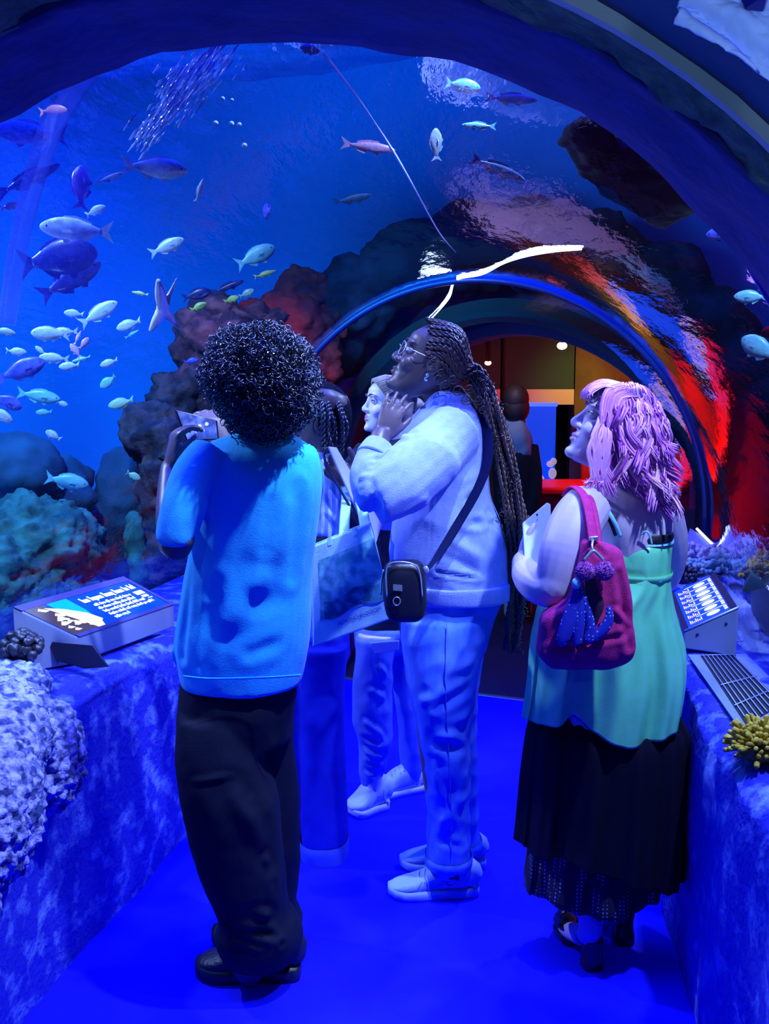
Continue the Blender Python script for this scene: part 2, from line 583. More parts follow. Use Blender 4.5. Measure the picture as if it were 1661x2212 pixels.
def tank_right(u, v):
    pts = [(1.3, 0.4), (2.4, 0.7), (3.4, 1.8), (3.9, 3.2), (4.1, 4.6), (4.6, 5.6), (4.9, 5.9)]
    p, _ = spline([Vector((x, y, 0)) for x, y in pts], 1, 6)
    q = p[int(round(u * (len(p) - 1)))]
    return Vector((q.x, q.y, -0.1 + 3.8 * v))
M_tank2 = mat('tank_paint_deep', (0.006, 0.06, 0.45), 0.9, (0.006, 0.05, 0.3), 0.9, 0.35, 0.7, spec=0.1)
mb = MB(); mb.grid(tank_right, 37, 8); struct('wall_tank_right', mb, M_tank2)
# end wall of the tank, square to the bent walkway, with a hole for the portal
def endw(u, v):
    r = 0.99 + (6.0 - 0.99) * v * v
    if u < 0.15: return path(5.72, -r, PZC * u / 0.15)
    if u > 0.85: return path(5.72, r, PZC * (1 - u) / 0.15)
    a = PI - PI * (u - 0.15) / 0.7
    return path(5.72, r * math.cos(a), min(3.7, PZC + r * math.sin(a)))
mb = MB(); mb.grid(endw, 81, 24); struct('wall_tank_end', mb, M_tank)
# roof over the water
hall_box('ceiling_tank', (0.2, 3.4, 3.75), (9.6, 8.2, 0.1), mat('tank_roof', (0.01, 0.06, 0.3), 0.9))
# sea bed either side
def bed(side):
    def fn(u, v):
        d = 0.8 + 5.6 * v
        x = side * (1.12 + 3.6 * u)
        z = 0.30 + 0.34 * min(1, u * 3) + 0.05 * fbm((x * 1.5, d * 1.5, 0), 3)
        if side > 0: z = 0.5 + 0.25 * min(1, u * 3) + 0.05 * fbm((x * 1.5, d * 1.5, 0), 3)
        p = path(d, 0, z)
        return Vector((p.x + x, d, z))
    return fn
mb = MB(); mb.grid(bed(-1), 40, 50); struct('ground_left', mb, M_sand)
mb = MB(); mb.grid(bed(1), 40, 50); struct('ground_right', mb, M_sand)

# ---- rippled water surface seen from below
M_water = mat('water_surface', (0.02, 0.14, 0.62), 0.12, (0.04, 0.26, 0.78), 2.0, 0.4, 0.62, bump=0.7, bscale=5, spec=0.9, stretch=(0.8, 3.0, 1))
def surf(u, v):
    x, y = -4.2 + 8.2 * u, 0.6 + 5.7 * v
    return Vector((x, y, 3.42 + 0.05 * fbm((x * 0.9, y * 3.0, 0.3), 4)))
mb = MB(); mb.grid(surf, 120, 130)
tag(obj('water_surface', mb, M_water), 'rippled underside of the water surface above the tunnel', 'water', kind='structure')

# ================================================================ REEF, HALL FITTINGS, SIGNS
def lumps(cs, seed=0.0, voxel=0.03, amp=0.05, sc=3.5, fine=0.02, fsc=12):
    mb = MB()
    for c, r in cs: mb.ell(c, r)
    return fuse(mb, voxel, 3, lambda p, n: amp * fbm((p.x * sc + seed, p.y * sc, p.z * sc), 4) + fine * fbm((p.x * fsc, p.y * fsc + seed, p.z * fsc), 3))

M_reef = mat('reef_rock', (0.02, 0.02, 0.05), 0.9, (0.13, 0.08, 0.12), 9, 0.45, 0.62, bump=1.0, bscale=36, detail=8)
M_reefg = mat('reef_green', (0.015, 0.09, 0.10), 0.9, (0.05, 0.24, 0.22), 9, 0.4, 0.65, bump=0.8, bscale=25, detail=8)
M_reefd = mat('reef_haze', (0.008, 0.06, 0.16), 0.95, (0.02, 0.11, 0.24), 4, 0.4, 0.65, bump=0.5, bscale=15)  # rocks farther off: water haze mixed into the colour
M_reefr = mat('reef_red', (0.40, 0.02, 0.03), 0.85, (0.12, 0.01, 0.03), 7, 0.4, 0.62, bump=0.8, bscale=30, detail=8)
M_over = mat('overhang_rock', (0.004, 0.012, 0.016), 0.95, (0.008, 0.028, 0.03), 6, 0.4, 0.65, bump=0.6, bscale=20)

def rock(name, label, cs, m, **kw):
    o = obj(name, lumps(cs, **kw), m)
    return tag(o, label, 'rock')

def pl(px, py, d, rx, ry=None, rz=None):
    """lump given by photo pixel, distance and radius in photo pixels"""
    k = pm(d)
    return (P(px, py, d), (rx * k, (ry or rx) * k, (rz or rx) * k))

rock('reef_rock', 'tall purple brown reef rock rising behind the curly haired person',
     [pl(400, 860, 4.95, 85, 80, 75), pl(360, 960, 4.75, 70, 80, 90), pl(365, 1080, 4.7, 70, 90, 110), pl(350, 1220, 4.6, 60, 80, 110),
      pl(470, 740, 5.2, 80, 60, 70), pl(420, 1000, 5.0, 80, 60, 150), pl(410, 1200, 4.9, 70, 60, 160), pl(560, 690, 5.45, 70, 50, 42), pl(540, 840, 5.3, 110, 60, 130), pl(480, 665, 5.4, 60, 40, 26), pl(600, 800, 5.5, 80, 40, 120)], M_reef, amp=0.09, voxel=0.016, fine=0.04, fsc=14)
rock('reef_rock', 'red lit coral rock beside the left foot of the thin arch rib',
     [pl(640, 700, 5.5, 75, 30, 50), pl(700, 780, 5.5, 45, 25, 70), pl(575, 665, 5.55, 45, 25, 28), pl(730, 690, 5.6, 45, 25, 45), pl(665, 620, 5.6, 70, 20, 40)], M_reefr, amp=0.06, seed=4, voxel=0.014, fine=0.035, fsc=16)
rock('reef_rock', 'broad green rock at the lower left behind the lit sign',
     [(Q(60, 1190, 1.1), (0.34, 0.30, 0.24)), (Q(10, 1250, 1.1), (0.30, 0.30, 0.26)), (Q(120, 1240, 1.15), (0.13, 0.2, 0.16)), (Q(60, 1290, 1.05), (0.3, 0.3, 0.16))], M_reefg, seed=2, amp=0.06, voxel=0.013, fine=0.035, fsc=18)
rock('reef_rock', 'dim rounded boulder deep in the water above the green rock',
     [(Q(45, 1010, 1.6), (0.22, 0.2, 0.17)), (Q(110, 1040, 1.75), (0.2, 0.2, 0.12)), (Q(60, 1080, 1.7), (0.35, 0.2, 0.15))], M_reefd, seed=9, amp=0.03)
rock('reef_rock', 'dim sloping rock ledge deep in the water left of the tall reef rock',
     [(Q(230, 1120, 1.5), (0.30, 0.2, 0.14)), (Q(285, 1060, 1.3), (0.2, 0.2, 0.22)), (Q(190, 1180, 1.6), (0.25, 0.2, 0.14)), (Q(270, 1190, 1.4), (0.2, 0.2, 0.15))], M_reefd, seed=5, amp=0.04)
rock('reef_rock', 'small mossy green rock against the foot of the tall reef rock',
     [pl(288, 1150, 4.4, 24, 20, 55), pl(300, 1210, 4.4, 26, 20, 60)], M_reefg, seed=7, amp=0.02, voxel=0.015)
rock('reef_rock', 'dark rock ledge hanging over the acrylic at the upper right',
     [(Q(1270, 290, 0.14), (0.05, 0.12, 0.02)), (Q(1320, 345, 0.16), (0.075, 0.12, 0.04)), (Q(1390, 400, 0.16), (0.08, 0.12, 0.035)), (Q(1455, 450, 0.15), (0.06, 0.10, 0.02))], M_over, seed=3, amp=0.015, voxel=0.012)
rock('reef_rock', 'dark green rock bank beyond the acrylic on the right',
     [(path(3.2, 1.75, 0.95), (0.30, 0.5, 0.30)), (path(2.6, 1.8, 0.85), (0.3, 0.4, 0.25)), (path(3.9, 1.75, 1.05), (0.30, 0.4, 0.35)), (path(4.6, 1.7, 1.0), (0.25, 0.4, 0.5))], M_over, seed=8, amp=0.06, voxel=0.025)
rock('reef_rock', 'pale ridge of rock sloping down beyond the acrylic on the right',
     [(path(4.3, 1.55, 1.62), (0.12, 0.2, 0.06)), (path(3.9, 1.6, 1.52), (0.12, 0.2, 0.06)), (path(3.5, 1.62, 1.45), (0.12, 0.2, 0.05)), (path(3.1, 1.6, 1.38), (0.10, 0.2, 0.05))], M_reef, seed=6, amp=0.03, voxel=0.015)
rock('reef_rock', 'small red lit coral lump above the red reflection',
     [(path(4.55, 1.38, 1.76), (0.10, 0.10, 0.035)), (path(4.35, 1.40, 1.74), (0.06, 0.08, 0.03))], M_reefr, seed=1, amp=0.03, voxel=0.01)
rock('reef_rock', 'second small red coral lump further down the pale ridge',
     [(path(4.1, 1.45, 1.66), (0.06, 0.09, 0.03)), (path(3.95, 1.47, 1.62), (0.04, 0.06, 0.035))], M_reefr, seed=12, amp=0.03, voxel=0.01)
spot('coral_red_fill', tuple(path(4.3, 1.45, 2.5)), tuple(path(4.3, 1.42, 1.7)), (1.0, 0.05, 0.06), 14, 80, 0.7, 0.05)  # added red spot that backs up the red reflection nearby

M_arch_streak = mat('portal_streaks', (0.01, 0.012, 0.03), 0.9, (0.09, 0.07, 0.14), 4, 0.45, 0.65, bump=0.8, bscale=20, detail=8)  # added dark arch; streaks of reflection put into its colour
rock('reef_rock', 'dark streaked arch added round the portal in place of reflections',
     [(path(5.45 + .06 * math.sin(i * 2.1), 1.40 * math.cos(PI * (-.02 + 1.04 * i / 13)), 0.95 + 1.36 * math.sin(PI * (-.02 + 1.04 * i / 13))), (.27, .20, .25)) for i in range(14)] + [(path(5.45, sx * 1.4, .45), (.25, .2, .4)) for sx in (-1, 1)], M_arch_streak, seed=15, amp=.05, voxel=.03)
# rocks set on the parapets
M_barn = mat('barnacle_rock', (0.03, 0.05, 0.20), 0.8, (0.42, 0.42, 0.80), 38, 0.40, 0.60, bump=1.0, bscale=70, detail=6)
def barn(cs, seed, voxel=0.008, amp=0.02, cell=60, ca=0.008):
    mb = MB()
    for c, r in cs: mb.ell(c, r)
    def dsp(p, n):
        v = noise.voronoi(p * cell)[0]
        return amp * fbm((p.x * 6 + seed, p.y * 6, p.z * 6), 4) + ca * (0.6 - v[0] * 1.2)
    return fuse(mb, voxel, 3, dsp)
o = obj('rock', barn([((-0.98, 2.22, 0.70), (0.20, 0.30, 0.13)), ((-0.90, 2.02, 0.62), (0.15, 0.22, 0.18)), ((-0.86, 2.34, 0.62), (0.10, 0.14, 0.15)), ((-0.92, 1.9, 0.5), (0.12, 0.16, 0.2)), ((-1.05, 2.5, 0.72), (0.14, 0.2, 0.09))], 2.0, voxel=.0055, cell=48, ca=.016), M_barn)
tag(o, 'knobbly encrusted rock bulging from the left parapet beside the lit sign', 'rock')
o = obj('rock', barn([((0.93, 1.80, 0.64), (0.13, 0.22, 0.11)), ((0.90, 1.70, 0.52), (0.10, 0.16, 0.16)), ((0.97, 2.0, 0.69), (0.11, 0.16, 0.055))], 5.0, amp=0.015, ca=0.004), M_ledge)
tag(o, 'rounded rock bulging from the right parapet under the yellow coral', 'rock')

# corals
def coral(label, c, r, n, fr, m, seed, flat=0.7, bulb=1.0, ln=0.5, name='coral'):
    rnd = random.Random(seed); c = Vector(c)
    mb = MB(); mb.ell(c, (r * 0.75, r * 0.75, r * 0.75 * flat), nu=14, nv=8)
    for i in range(n):
        z = 1 - (i + 0.5) / n * 1.15; th = i * 2.39996 + rnd.uniform(-.3, .3)
        q = math.sqrt(max(0, 1 - z * z))
        d = Vector((q * math.cos(th), q * math.sin(th), z * flat)) 
        d = d + Vector((rnd.uniform(-.12, .12), rnd.uniform(-.12, .12), rnd.uniform(-.1, .12)))
        a = c + d * r * 0.5; b = c + d * r * (1 + ln * rnd.uniform(0.0, 0.5))
        f = fr * rnd.uniform(0.8, 1.25)
        mb.smooth_tube([a, (a + b) / 2 + Vector((rnd.uniform(-f, f), rnd.uniform(-f, f), 0)) * .5, b, b + d.normalized() * f * 0.6], [f * 0.8, f * 0.9, f * bulb, f * 0.35 * bulb], 7, 3)
    return tag(obj(name, mb, m), label, 'coral')
M_cy = mat('coral_yellow', (0.40, 0.28, 0.008), 0.7, (0.62, 0.48, 0.04), 30, 0.4, 0.6)
M_cd = mat('coral_dark', (0.02, 0.02, 0.04), 0.4, spec=0.6)
M_cp = mat('coral_pale', (0.45, 0.42, 0.62), 0.7, (0.6, 0.58, 0.75), 20, 0.4, 0.6)
M_cb = mat('coral_blue', (0.12, 0.25, 0.42), 0.8, (0.3, 0.42, 0.55), 25, 0.4, 0.6)
M_cv = mat('coral_violet', (0.20, 0.14, 0.32), 0.8, (0.32, 0.25, 0.45), 25, 0.4, 0.6)
M_ck = mat('coral_black', (0.01, 0.015, 0.05), 0.5)
coral('dark bulbous coral on the left parapet before the lit sign', PZ(45, 1405, 0.80), 0.058, 34, 0.014, M_cd, 3, 0.75, 1.15, 0.25)
coral('spiky yellow green coral on the right parapet next to the floor grille', PZ(1645, 1612, 0.77), 0.068, 230, 0.0050, M_cy, 5, 0.75, 1.0, 0.3)
coral('pale tube coral behind the mint top, nearest the woman', P(1484, 1200, 3.9), 0.075, 40, 0.012, M_cp, 8, 0.6, 1.2, 0.4)
coral('small yellow coral tucked behind the mint top', P(1458, 1226, 3.75), 0.040, 50, 0.007, M_cy, 9, 0.8)
coral('black frilly coral left of the fish chart sign', P(1474, 1246, 3.62), 0.055, 40, 0.010, M_ck, 10, 0.7)
coral('blue grey coral just left of the fish chart sign', P(1508, 1232, 3.72), 0.055, 50, 0.009, M_cb, 11, 0.7)
coral('pale tube coral in the middle of the ledge behind the fish chart sign', P(1548, 1205, 3.85), 0.062, 36, 0.013, M_cp, 12, 0.7, 1.2, 0.4)
coral('blue grey coral behind the right end of the fish chart sign', P(1592, 1222, 3.7), 0.085, 70, 0.011, M_cb, 13, 0.7)
coral('yellow tipped coral at the right edge beside the slate slab', P(1645, 1240, 3.2), 0.055, 60, 0.008, M_cy, 14, 0.7)
coral('domed violet coral at the far right of the ledge', P(1638, 1200, 3.6), 0.085, 110, 0.007, M_cv, 15, 0.8, 1.0, 0.1)
o = obj('rock', lumps([(path(3.4, 1.15, 0.70), (0.16, 0.5, 0.07)), (path(3.9, 1.2, 0.72), (0.2, 0.5, 0.08)), (path(2.6, 1.3, 0.72), (0.14, 0.5, 0.1))], amp=0.03, voxel=0.015), M_ledge)
tag(o, 'low rubble ridge along the right ledge carrying the corals', 'rock')
M_slab = mat('slate_slab', (0.02, 0.07, 0.09), 0.8, (0.03, 0.10, 0.12), 12, 0.4, 0.6)
mb = MB(); mb.slab([PZ(1612, 1300, 0.78), PZ(1605, 1265, 0.90), PZ(1622, 1232, 1.0), PZ(1690, 1290, 0.93), PZ(1690, 1400, 0.74)], 0.015)
tag(bevel(obj('slate_slab', mb, M_slab, smooth=False)), 'dark green slab leaning at the right end of the fish chart sign', 'panel')

# ---------------- lit information kiosks
M_steel = mat('kiosk_steel', (0.30, 0.34, 0.50), 0.45, metal=0.3, spec=0.5)
M_kdark = mat('kiosk_dark', (0.015, 0.015, 0.05), 0.4)
M_frame = mat('kiosk_frame', (0.07, 0.05, 0.22), 0.5)
def emis(name, c, s): return mat(name, tuple(min(1, x) for x in c), 0.3, emit=c, estr=s)
M_scr = emis('sign_blue', (0.0, 0.05, 0.85), 0.75)
M_txt = emis('sign_white', (0.75, 0.82, 1.0), 1.25)
M_txtp = emis('sign_pink', (0.9, 0.62, 0.9), 0.8)
M_teal = emis('sign_teal', (0.0, 0.35, 0.45), 0.55)
M_yel = emis('sign_yellow', (0.95, 0.85, 0.25), 0.9)
M_brn = emis('sign_brown', (0.06, 0.035, 0.04), 0.6)
M_cream = emis('sign_cream', (0.9, 0.8, 0.45), 0.6)
M_ind = emis('sign_indigo', (0.0, 0.01, 0.25), 0.6)

def bil(q, u, v, lift=0.0):
    a, b, c, d = q      # a=(0,0) b=(1,0) c=(1,1) d=(0,1)
    n = (b - a).cross(d - a).normalized()
    if n.z < 0: n = -n
    return a * (1 - u) * (1 - v) + b * u * (1 - v) + c * u * v + d * (1 - u) * v + n * lift
def flat(mb, q, poly, lift, m=0, th=0.0006):
    pp = [bil(q, u, v, lift) for u, v in poly]
    if (pp[1] - pp[0]).cross(pp[2] - pp[0]).z < 0: pp.reverse()
    mb.slab(pp, th, m)
def rect(u0, v0, u1, v1): return [(u0, v0), (u1, v0), (u1, v1), (u0, v1)]
def words(mb, q, u0, u1, v, h, lift, seed, m=0, head=False):
    """rows of letter shapes too small to read, as they are in the place"""
    rnd = random.Random(seed); u = u0; asp = 0.011 if not head else 0.017
    while u < u1:
        n = rnd.randint(3, 8)
        for k in range(n):
            if u > u1: break
            w = asp * rnd.uniform(0.7, 1.1)
            top = h * (1.35 if rnd.random() < .25 or (head and k == 0) else 0.85)
            bot = -h * .3 if rnd.random() < .12 else 0
            flat(mb, q, rect(u, v + bot * -1 if False else v - (top - h * .0) * 0 - top, u + w * .82, v - bot), lift, m)
            u += w
        u += asp * 0.9

# left kiosk: panel seen from the walkway; u runs along it (near to far), v from back edge to front edge
A_, B_, C_, D_ = PZ(27, 1312, 0.92), PZ(265, 1246, 0.92), PZ(376, 1306, 0.80), PZ(165, 1390, 0.80)
t = thing('sign_kiosk', 'lit blue fish information sign on the left parapet', 'sign', ((A_ + C_) / 2).to_tuple()[:2] + (0.72,))
D_ = A_ + C_ - B_
q = [A_, B_, C_, D_]
base = [Vector((p.x, p.y, 0.722)) for p in q]
mb = MB(); mb.add(q + base, [(0, 1, 2, 3), (7, 6, 5, 4), (0, 4, 5, 1), (1, 5, 6, 2), (2, 6, 7, 3), (3, 7, 4, 0)])
bevel(obj('housing', mb, M_steel, t, smooth=False), 0.004)
mb = MB(); flat(mb, q, rect(0.0, 0.0, 1.0, 0.13), 0.004, th=0.004); flat(mb, q, rect(0.02, 0.93, 1.0, 1.0), 0.004, th=0.004)
flat(mb, q, rect(0.97, 0.13, 1.0, 0.93), 0.004, th=0.004)
obj('frame', mb, M_frame, t, smooth=False)
mb = MB(); flat(mb, q, rect(0.015, 0.13, 0.97, 0.93), 0.002, th=0.002)
pn = obj('lit_panel', mb, M_scr, t, smooth=False)
mb = MB(); words(mb, q, 0.43, 0.93, 0.345, 0.095, 0.0032, 3, head=True)
for i, (e, s) in enumerate([(0.84, 1), (0.83, 2), (0.89, 3), (0.93, 4), (0.62, 5)]):
    words(mb, q, 0.45 if i else 0.46, e - 0.02, 0.475 + i * 0.095, 0.05, 0.0032, s + 20)
flat(mb, q, rect(0.86, 0.42, 0.945, 0.52), 0.0032); flat(mb, q, rect(0.875, 0.55, 0.935, 0.61), 0.0032); flat(mb, q, rect(0.90, 0.64, 0.945, 0.66), 0.0032)
obj('lettering', mb, M_txt, pn, smooth=False)
mb = MB(); flat(mb, q, [(0.2, 0.13), (0.37, 0.13), (0.36, 0.5), (0.33, 0.75), (0.2, 0.5)], 0.0026, 0)
flat(mb, q, [(0.015, 0.13), (0.15, 0.13), (0.24, 0.4), (0.27, 0.7), (0.29, 0.93), (0.015, 0.93)], 0.003, 1)
flat(mb, q, [(0.14, 0.2), (0.24, 0.34), (0.33, 0.56), (0.36, 0.78), (0.33, 0.82), (0.30, 0.93), (0.24, 0.93), (0.20, 0.6)], 0.0034, 2)
for i in range(22):
    rnd = random.Random(i); u, v = rnd.uniform(.03, .22), rnd.uniform(.16, .86)
    if u < .06 + v * .2: flat(mb, q, [(u, v), (u + .03, v - .05), (u + .055, v + .02), (u + .02, v + .03)], 0.0036, 3)
obj('coral_picture', mb, [M_teal, M_brn, M_yel, M_cream], pn, smooth=False)
mb = MB(); mb.slab([PZ(90, 1384, 0.80), PZ(203, 1392, 0.80), PZ(237, 1440, 0.74), PZ(186, 1444, 0.735), PZ(110, 1424, 0.74)], 0.008)
bevel(obj('bracket', mb, M_kdark, t, smooth=False), 0.003)

# right kiosk
A_, B_, C_, D_ = PZ(1478, 1366, 0.80), PZ(1447, 1284, 0.80), PZ(1545, 1238, 0.895), PZ(1634, 1293, 0.895)
D_ = A_ + C_ - B_
q = [A_, B_, C_, D_]       # u near->far, v low edge -> high edge
t = thing('sign_kiosk', 'steel sign box with lit fish chart on the right parapet', 'sign', ((A_ + C_) / 2).to_tuple()[:2] + (0.75,))
base = [Vector((p.x, p.y, 0.749)) for p in q]
mb = MB(); mb.add(q + base, [(0, 1, 2, 3), (7, 6, 5, 4), (0, 4, 5, 1), (1, 5, 6, 2), (2, 6, 7, 3), (3, 7, 4, 0)])
bevel(obj('housing', mb, M_steel, t, smooth=False), 0.004)
mb = MB(); flat(mb, q, rect(0, 0, 0.02, 1), 0.004, th=0.004); flat(mb, q, rect(0.0, 0.0, 1, 0.10), 0.003, th=0.003); flat(mb, q, rect(0, 0.88, 1, 1), 0.003, th=0.003)
obj('frame', mb, M_kdark, t, smooth=False)
mb = MB(); mb.tube([q[0] + Vector((0, 0, .004)), q[3] + Vector((0, 0, .004))], 0.003, 6)
obj('edge_strip', mb, mat('edge_steel', (0.6, 0.65, 0.9), 0.35, metal=0.3), t)
for f in (0.25, 0.78):
    mb = MB(); p = q[0] * (1 - f) + q[3] * f; mb.ell(p + Vector((0, -0.002, -0.022 - 0.01 * f)), (0.005, 0.003, 0.005), nu=8, nv=6)
    obj('screw', mb, M_kdark, t)
mb = MB(); flat(mb, q, rect(0.02, 0.10, 0.99, 0.88), 0.002, th=0.002)
pn = obj('lit_panel', mb, M_scr, t, smooth=False)
mb = MB(); mc = MB()
for i in range(7):
    u = 0.12 + i * 0.125
    cu, cv, lu, lv = u, 0.60, 0.036, 0.125 if i != 4 else 0.14
    flat(mb, q, [(cu + lu * math.sin(k * PI / 6) * 1.0, cv + lv * math.cos(k * PI / 6)) for k in range(12)], 0.0032, 0)
    for k in range(2):
        flat(mb, q, rect(u - .035 + k * .045, 0.80, u - .01 + k * .045, 0.86), 0.0032, 1)
    flat(mb, q, rect(u + .058, 0.30, u + .063, 0.86), 0.0030, 1)
    for k in range(7):
        flat(mb, q, rect(u - .04, 0.16 + k * .034, u + .03 - .02 * (k % 3), 0.18 + k * .034), 0.0032, 2)
obj('fish_chart', mb, [M_txt, M_txt, M_txtp], pn, smooth=False)

# ventilation grille set in the right parapet
t = thing('floor_grille', 'metal vent plate with dark slots let into the right parapet', 'vent', tuple(PZ(1580, 1480, 0.75)))
G = [PZ(1486, 1414, 0.749), PZ(1612, 1412, 0.749), PZ(1730, 1530, 0.749), PZ(1610, 1590, 0.749)]   # left-far, right-far, right-near, left-near
mb = MB(); mb.slab([G[0], G[3], G[2], G[1]], 0.004)
obj('plate', mb, mat('vent_plate', (0.20, 0.26, 0.62), 0.5, metal=0.2), t, smooth=False)
S_ = [PZ(1513, 1416, 0.751), PZ(1586, 1415, 0.751), PZ(1690, 1520, 0.751), PZ(1612, 1566, 0.751)]
mb = MB(); mb.slab([S_[0], S_[3], S_[2], S_[1]], 0.002)
obj('recess', mb, M_black, t, smooth=False)
M_bar = mat('vent_bar', (0.30, 0.36, 0.6), 0.4, metal=0.4)
def sl(u, v): return (S_[0] * (1 - u) + S_[1] * u) * (1 - v) + (S_[3] * (1 - u) + S_[2] * u) * v
for i in range(8):
    mb = MB(); u = (i + 0.5) / 8; mb.tube([sl(u, 0) + Vector((0, 0, .003)), sl(u, 1) + Vector((0, 0, .003))], (0.0022, 0.002), 6); obj('slat', mb, M_bar, t)
for v in (0.02, 0.5, 0.78):
    mb = MB(); mb.tube([sl(0, v) + Vector((0, 0, .004)), sl(1, v) + Vector((0, 0, .004))], (0.0022, 0.002), 6); obj('crossbar', mb, M_bar, t)

# grey blue box and dark stand beyond the corals
k = P(1505, 1165, 4.0)
mb = MB(); mb.slab([P(1465, 1210, 3.9), P(1540, 1222, 3.8), P(1560, 1180, 3.9), P(1490, 1140, 4.05)], 0.02)
t = tag(bevel(obj('tilted_sign', mb, M_steel, smooth=False)), 'grey blue back of a tilted sign past the corals', 'sign')
mb = MB(); mb.tube([P(1505, 1142, 4.02), P(1548, 1185, 3.88)], 0.006, 6); obj('edge', mb, M_txt, t)
mb = MB(); mb.slab([P(1458, 1195, 4.3), P(1500, 1195, 4.3), P(1502, 1100, 4.4), P(1455, 1095, 4.4)], 0.05)
tag(bevel(obj('stand', mb, M_black, smooth=False)), 'black upright box at the right foot of the thin arch rib', 'box')

# ---------------- hall things beyond the portal
M_red = mat('red_gloss', (0.85, 0.008, 0.02), 0.35)
t = thing('counter', 'glossy red counter in the hall beyond the portal', 'counter', (1.6, 7.0, 0))
mb = MB(); mb.box((1.75, 7.1, 0.39), (1.5, 0.55, 0.78)); bevel(obj('body', mb, M_red, t, smooth=False), 0.03, 3)
mb = MB(); mb.box((1.75, 7.1, 0.80), (1.6, 0.65, 0.06)); bevel(obj('top', mb, M_red, t, smooth=False), 0.02, 3)
t = thing('display_tank', 'tall glowing blue display with pale corals at its foot', 'aquarium', (1.42, 8.4, 0))
x0, x1 = P(1138, 900, 8.4).x, P(1201, 900, 8.4).x
mb = MB(); mb.box(((x0 + x1) / 2, 8.5, 0.30), (x1 - x0 + .06, 0.24, 0.60)); obj('cabinet', mb, M_hall, t, smooth=False)
zt, zb = P(1140, 878, 8.4).z, 0.62
mb = MB(); mb.box(((x0 + x1) / 2, 8.5, (zt + zb) / 2), (x1 - x0, 0.2, zt - zb)); sc_ = obj('lit_panel', mb, emis('display_blue', (0.0, 0.06, 0.9), 0.75), t, smooth=False)
mb = MB(); mb.box(((x0 + x1) / 2, 8.5, zt + .015), (x1 - x0 + .02, 0.22, 0.03)); obj('top_rim', mb, emis('display_rim', (0.05, 0.2, 1), 0.9), t, smooth=False)
mb = MB(); rnd = random.Random(4)
for i in range(16):
    mb.ell((x0 + (x1 - x0) * rnd.random(), 8.38, zb + 0.02 + 0.30 * rnd.random() ** 1.3), (0.035 * rnd.uniform(.5, 1.1), 0.03, 0.045 * rnd.uniform(.5, 1.2)), nu=8, nv=6)
obj('coral_cluster', mb, emis('display_coral', (0.55, 0.45, 0.8), 0.55), t)
M_band = mat('hall_band', (0.5, 0.45, 0.3), 0.7)
xa, xb = P(1065, 850, 8.7).x, P(1240, 850, 8.7).x
za, zb2 = P(1100, 874, 8.7).z, P(1100, 841, 8.7).z
hall_box('trim_9', ((xa + xb) / 2, 8.75, (za + zb2) / 2), (xb - xa, 0.1, zb2 - za), M_band)
hall_box('wall_hall_block', ((xa + xb) / 2 - 0.3, 8.85, zb2 + 0.4), (xb - xa + 0.6, 0.25, 0.8), M_hall_green)
hall_box('wall_hall_stone', (2.75, 8.9, 1.2), (2.1, 0.3, 2.5), M_olive)
mb = MB(); mb.box((2.35, 7.9, 0.6), (1.6, 0.5, 1.2)); 
tag(bevel(obj('red_partition', mb, M_redwall, smooth=False), 0.02), 'low red partition standing behind the red counter', 'partition')
mb = MB(); mb.box((3.7, 7.3, 1.0), (0.2, 2.2, 2.0)); 
tag(bevel(obj('red_partition', mb, M_red, smooth=False), 0.02), 'tall red partition at the right side of the hall, seen mirrored in the acrylic', 'partition')
spot('hall_red_lamp', (2.0, 6.4, 2.3), (2.2, 8.0, 0.7), (1.0, 0.12, 0.10), 160, 110, 0.6, 0.1)
spot('hall_red_lamp', (0.6, 7.9, 1.75), (1.05, 8.7, 1.5), (1.0, 0.03, 0.03), 12, 70, 0.7, 0.1)
spot('hall_green_lamp', (1.75, 8.2, 1.62), (1.68, 8.7, 1.52), (0.75, 0.9, 0.05), 5, 90, 0.8, 0.05)
spot('hall_red_lamp', (2.6, 6.7, 2.2), (3.8, 7.6, 1.1), (1.0, 0.06, 0.07), 260, 130, 0.6, 0.1)  # added to strengthen the red mirrored in the acrylic
spot('hall_person_fill', (0.75, 5.85, 1.78), (0.88, 6.25, 1.4), (0.75, 0.65, 1.0), 5, 70, 0.6, 0.05)  # unseen spot added to brighten the far person's hood
spot('hall_warm_lamp', (2.1, 7.6, 2.3), (2.3, 8.8, 1.5), (1.0, 0.75, 0.3), 25, 90, 0.8, 0.05)
# unseen lavender panel and spot added to throw streaks onto the acrylic
M_streak_lav = mat('streak_lavender', (0.55, 0.45, 0.85), 0.8, (0.06, 0.07, 0.45), 2.2, 0.42, 0.60)
mb = MB(); mb.box((0.35, 10.865, 0.9), (1.3, 0.08, 0.9)); tag(obj('streak_panel', mb, M_streak_lav, smooth=False), 'lavender and blue panel added at the back of the hall for its reflected streaks', 'panel')
spot('streak_panel_fill', (0.4, 9.2, 2.2), (0.35, 10.8, 0.7), (0.75, 0.62, 1.0), 70, 80, 0.6, 0.1)
def downlight(label, px, py, d, r, col, s):
    p = P(px, py, d)
    t = thing('ceiling_lamp', label, 'lamp', tuple(p))
    mb = MB(); mb.tube([p + Vector((0, 0, 0.0)), p + Vector((0, 0, 2.4 - p.z))], 0.02, 8); obj('stem', mb, M_black, t)
    mb = MB(); mb.ell(p, (r * 1.1, r * 0.9, r * 0.8)); obj('bulb', mb, emis('bulb', col, s), t)
downlight('round warm white lamp under the hall ceiling', 1214, 747, 7.4, 0.035, (1.0, 0.85, 0.5), 6)
downlight('small pink lamp under the hall ceiling past the braids', 1054, 784, 8.2, 0.026, (1.0, 0.45, 0.42), 2.5)
downlight('tiny red lamp low in the hall beside the far person', 1085, 892, 7.8, 0.035, (1.0, 0.12, 0.10), 2.0)
